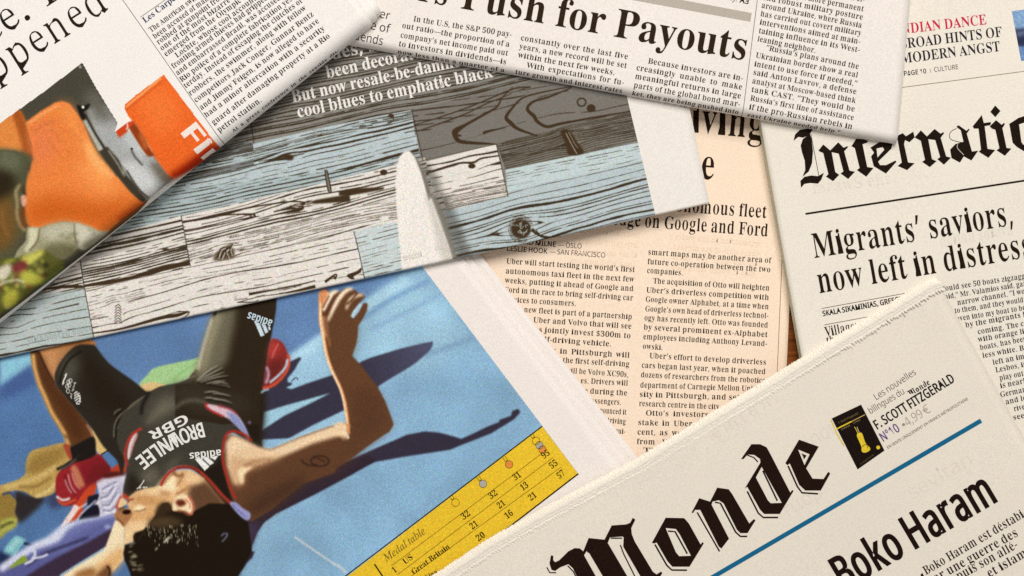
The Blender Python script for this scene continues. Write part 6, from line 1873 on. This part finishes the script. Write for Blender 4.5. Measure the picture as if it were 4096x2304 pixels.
# ------------------------------------------------------------------ top left newspaper
A = Paper('white newspaper with an orange suitcase photo, rolled over along its lower edge, top left corner',
          [(-420, 1611), (1488, 89), (1150, -440), (-1500, 250)], 0.0139, 0.0205, (242, 237, 231), R=52, seed=7, wave=0.0003)
A.page()
A.slabs(n=5, inset=20, edge_in=70, z1=0.0195)
A.slabs('inner_pages', z0=0.0093, z1=0.0138, n=4, inset=40, edge_in=90,
        quad=[(-420, 1611), (1150, 359), (900, -240), (-900, 900)])
# loose inner pages standing out at the corner
A2 = [(600, 785), (1527, 46), (1160, -520), (300, 300)]
for off, sh in ((-0.0014, (0, 0)), (-0.0007, (-22, 14))):
    qd = [np.array(p, float) + np.array(sh) for p in A2]
    sv = A.q, A.R, A.mat
    A.page('inner_page', grid=40, quad=[tuple(p) for p in qd], off=off, tail=10)
ak = (46, 38, 30)
A.text('headline', 'ppened', '1 -48,610 822,58', 122, 'L', (52, 42, 30))
A.text('headline', 'ce.', '1 -90,335 246,121', 122, 'L', (52, 42, 30))
A.text('headline', 'T', '1 298,80 470,-32', 122, 'L', (52, 42, 30))
A.text('byline', 'Les Carpenter', '1 1067,172 1390,-75', 24, 'B', (38, 46, 92))
A.put('column_rule', seg(q('1 1033,127')[0], q('1 1240,-18')[0], 2.0), (110, 100, 90))
A.put('column_rule', seg(q('1 890,-20')[0], q('1 1665,1092')[0], 2.2, 12), (90, 84, 76))
for s, p in (
        ('The American swimmers', '1 1112,240 1560,-85'), ('been accused of making', '1 1140,288 1600,-45'),
        ('robbed at gunpoint from', '1 1167,331 1660,-25'), ('one of the most bizarre', '1 1192,375 1700,9'),
        ('emerged from the Olympic', '1 1222,418 1780,12'), ('Lochte, whose cool account', '1 1302,427 1890,-2'),
        ('fronting armed thieves had gripped', '1 1277,507 1975,-8'), ('and embarrassed Brazil, was accused', '1 1307,556 2070,-8'),
        ('Rio police of a complete fabrication yes-', '1 1336,606 2170,-10'), ('terday. Instead of escaping the clutches of', '1 1367,651 2228,15'),
        ('robbers, the swimmer, along with fellow', '1 1402,706 2258,66'), ('competitors Jack Conger, Gunnar Bentz', '1 1442,756 2312,112'),
        ('and Jimmy Feigen, is now alleged to have', '1 1482,811 2352,162'), ('had a minor altercation with a security', '1 1517,866 2393,216'),
        ('guard after damaging property at a Rio', '1 1572,921 2432,271'), ('petrol station.', '1 1612,976 1927,744')):
    A.text('text_column', s, p, 21.5, 'R', ak)
A.text('caption', 'At a press conference in the seaside dis-', '1 1716,982 2506,388', 17, 'R', ak)


def paint_suitcases():
    white = (242, 237, 231)
    c = Canvas(-160, 200, 960, 1420, 2.2, white)
    c.fill('g -200,560 0,440 300,225 595,2 605,5 700,180 780,310 860,440 905,560 1000,620 1060,680 1110,655 1220,819 h 1262,118 1090,268 1000,400 -200,1300', (76, 73, 62), 1, False)
    c.fill('g 620,330 780,310 860,440 960,520 1060,680 1110,655 1230,830 h 1262,118 1090,268 1050,280 860,0 g 700,560', (166, 168, 166), 8, False)
    c.fill('g 600,240 700,180 780,310 850,430 700,420', (104, 101, 92), 22, False)
    c.fill('h 880,20 1000,0 1100,90 1150,200 1090,262 1000,180', (196, 198, 196), 12)
    c.fill('h 1100,0 1180,20 1262,118 1200,160 1120,60', (112, 104, 92), 10)
    c.fill('g 900,560 960,520 1060,680 1030,700', (186, 190, 190), 10)
    c.stroke('g 575,20 590,40', 6, (210, 206, 196), 2)
    # left case behind
    c.fill('g -200,560 0,440 120,350 150,352 180,410 195,450 210,540 235,650 180,680 100,640 -200,640', (218, 136, 70), 2, False)
    c.fill('g 90,370 130,345 165,370 195,450 215,560 240,680 180,700 150,560', (164, 88, 40), 7)
    # big orange case
    c.fill('g 188,436 300,352 400,292 450,280 508,300 560,368 612,450 660,570 720,690 780,752 845,830 h 860,105 945,210 1035,292 1045,300 900,402 782,512 '
           '730,510 660,470 560,436 460,432 390,446 290,478 212,472 185,430 180,300 190,150 205,60 g 215,800 240,690 232,600 208,520', (226, 130, 66), 2, False)
    c.fill('h 180,300 400,230 700,300 950,260 1045,300 900,402 782,514 560,436 390,448 212,474', (198, 96, 34), 34, False, .9)
    c.fill('g 420,290 500,300 560,380 620,480 700,660 840,840 700,819 560,560', (236, 150, 84), 22, False, .8)
    c.fill('g 620,560 660,600 720,690 800,790 840,840 760,830 660,720', (248, 178, 112), 12)
    c.fill('h 560,0 700,0 800,100 880,200 760,220 620,120', (244, 160, 92), 30, alpha=.7)
    c.fill('g 240,480 350,440 420,600 330,760 240,700', (222, 124, 84), 30, alpha=.7)
    c.stroke('g 200,450 320,370 430,310', 9, (240, 166, 108), 5)
    c.stroke('h 860,420 960,350 1040,298', 20, (170, 66, 26), 9, .8)
    c.stroke('g 250,500 330,450 400,430', 5, (190, 104, 70), 4)
    for k in range(9):
        p = q('g %d,%d' % (260 + RNG.integers(0, 320), 420 + RNG.integers(0, 360)))[0]
        c.stroke([p, p + RNG.uniform(10, 40, 2)], 5, (196, 104, 58), 4, .45)
    # frame between the cases
    c.fill('g 605,425 640,410 755,632 722,648', (176, 176, 164), 2, False)
    c.stroke('g 618,375 690,510 768,632', 8, (40, 37, 32), 1.5)
    c.fill('g 725,650 782,612 860,700 930,830 h 960,130 1065,268 1032,292 945,200 850,90 770,-10', (66, 60, 50), 2, False)
    c.stroke('g 790,640 860,740 910,830 h 900,30 980,150 1075,268', 6, (150, 148, 138), 1.5)
    c.stroke('h 925,60 1000,180 1080,262', 5, (34, 30, 26), 1.5)
    c.fill('g 560,310 600,320 655,298 640,340 612,360 622,400 604,420 580,380', (34, 31, 27), 2)
    c.blob('g 605,325', 5, 6, (232, 230, 222), 1)
    c.stroke('g 955,625 980,680 1040,750', 6, (70, 64, 56), 1.5)
    c.blob('g 962,628', 5, 4, (40, 36, 32), 1)
    # person on the left: head, ear, shirt, patterned cloth
    c.fill('g -200,640 0,630 100,640 170,645 240,690 215,760 190,830 h 230,20 180,150 170,380 210,470 120,640 90,720 -200,720', (86, 86, 64), 8, False)
    c.fill('g 0,650 90,650 150,700 120,800 0,819', (104, 106, 84), 16)
    c.fill('h -160,160 40,200 110,330 130,480 60,620 -160,640', (116, 86, 46), 20)
    c.fill('h -160,80 60,60 120,170 40,250 -160,300', (52, 44, 30), 18)
    c.stroke('h 20,330 20,430 60,540', 12, (146, 104, 60), 6, .7)
    c.stroke('h 150,158 118,215 128,290 128,380 150,450 190,500', [8, 14, 12, 12, 14, 12], (160, 142, 104), 5)
    c.stroke('h 165,175 185,240', 9, (70, 54, 36), 4)
    c.fill('h 155,245 185,240 198,285 175,325 160,300', (214, 160, 134), 3)
    c.fill('h 150,340 180,340 180,430 200,470 160,460', (120, 66, 30), 7)
    c.fill('h 200,470 290,476 390,446 460,432 545,437 660,470 730,507 782,514 700,580 620,638 570,625 480,700 330,720 80,740 130,640 190,570', (156, 152, 122), 2.5, False)
    c.fill('h 300,490 400,450 540,445 540,520 420,560 330,560', (188, 184, 160), 14)
    c.fill('h 550,442 660,472 730,507 782,514 620,638 572,610 550,540', (198, 194, 174), 6)
    c.fill('h 600,600 700,540 780,515 700,580 620,640', (130, 126, 104), 8)
    c.stroke('h 545,445 546,520 562,600', 4, (88, 82, 64), 1.5)
    c.fill('h 215,482 286,480 272,560 215,640 180,640 215,560', (206, 204, 172), 5)
    c.stroke('h 290,480 275,570 220,640', 5, (100, 92, 66), 2)
    c.fill('h 330,620 480,590 570,625 480,705 330,720', (110, 106, 78), 12)
    for k in range(14):
        p = q('h %d,%d' % (300 + RNG.integers(0, 400), 470 + RNG.integers(0, 130)))[0]
        c.blob(p, RNG.uniform(6, 16), RNG.uniform(4, 9), (120, 118, 92), 5, .5)
    c.fill('i -200,180 60,150 200,140 320,85 470,180 455,235 300,342 130,482 30,545 -200,700', (92, 92, 46), 5, False)
    r = np.random.default_rng(8)
    cl = [(160, 162, 64), (60, 56, 30), (190, 186, 120), (124, 66, 54), (112, 118, 44), (44, 40, 26), (176, 170, 88), (206, 200, 160)]
    for k in range(70):
        x = r.uniform(-40, 450)
        y = r.uniform(150, 520)
        if y > 560 - x * .78 or y < 190 - x * .25:
            continue
        c.blob(q('i %f,%f' % (x, y))[0], r.uniform(8, 26), r.uniform(5, 13), cl[r.integers(0, len(cl))], 5, r.uniform(.4, .9), r.uniform(0, 3))
    c.fill('i 160,150 250,110 318,88 310,130 230,190 190,200', (196, 192, 96), 6)
    c.fill('i 100,200 180,170 200,220 150,260 90,240', (122, 56, 56), 7)
    c.fill('i -20,240 70,190 80,260 10,320', (206, 200, 176), 7)
    c.fill('i 160,240 280,270 320,330 240,350 160,330', (178, 176, 76), 8)
    c.fill('i 30,420 110,370 140,440 90,510 30,500', (172, 168, 70), 8)
    c.stroke('i 0,340 60,320 130,310 180,330', 8, (212, 206, 178), 4)
    c.stroke('i 455,225 380,290 300,345', 10, (110, 128, 50), 4)
    # small red-orange case
    c.fill('1 912,800 914,770 925,760 1000,695 1192,555 1198,540 1212,552 1595,1060 1500,1150 1275,1312 1240,1290 1140,1160 1090,1060 1010,930 935,845', (226, 104, 44), 1.5, False)
    c.fill('1 1240,1290 1400,1180 1520,1080 1600,1058 1660,1120 1500,1250 1280,1330', (176, 50, 22), 10, False)
    c.fill('1 1000,760 1180,620 1340,850 1200,1000 1080,900', (234, 124, 62), 30, alpha=.7)
    c.fill('1 945,925 1000,915 1115,1110 1135,1140 1085,1145 1010,1040', (142, 64, 28), 2)
    c.fill('1 1020,980 1060,1000 1090,1080 1060,1090', (180, 96, 50), 5)
    c.fill('1 850,965 930,905 985,885 992,905 945,945 938,968 880,1015', (196, 72, 36), 1.5, False)
    c.stroke('1 935,905 940,930 930,955', 4, (236, 220, 206), 1)
    c.stroke('1 925,790 1000,725 1185,575', 6, (242, 178, 120), 2)
    c.stroke('1 930,805 1010,745 1190,600', 4, (196, 84, 34), 1.5)
    c.grade(1.08, 130, 1.0)
    c.grain(0.05)
    c.a = np.clip(c.a, 0, 255)
    return c, white


sc_, white_ = paint_suitcases()
fdA = A.fd
o0 = np.array([-420., 1611.])
nin = A.inw


def fp(a, b):
    return o0 + fdA * a + nin * b


suit_outline = [q('g -200,560 0,440 300,225 595,2 605,5 700,180 780,310 860,440')[k] for k in range(8)] + \
    list(q('1 860,930 850,965 930,905 938,850 912,800 914,770 925,760 1000,695 1192,555 1198,540 1212,552 1625,1100 1760,1280')) + [np.array([760., 960.]), np.array([-160., 1700.])]
SO = np.array(suit_outline)


def in_print(P):
    res = np.zeros(len(P), bool)
    a, b = SO, np.roll(SO, -1, 0)
    for k in range(len(SO)):
        h = (a[k, 1] > P[:, 1]) != (b[k, 1] > P[:, 1])
        if h.any():
            xc = a[k, 0] + (P[:, 1] - a[k, 1]) / (b[k, 1] - a[k, 1] + 1e-12) * (b[k, 0] - a[k, 0])
            res ^= h & (P[:, 0] < xc)
    return res


A.photo('photograph', sc_, [fp(250, -42), fp(1760, -42), fp(1760, 780), fp(250, 780)], 2.6, keep=in_print)
A.text('photo_lettering', 'Fir', '1 1322,968 1548,1252', 74, 'SH', (240, 226, 216), 1)
A.flush()
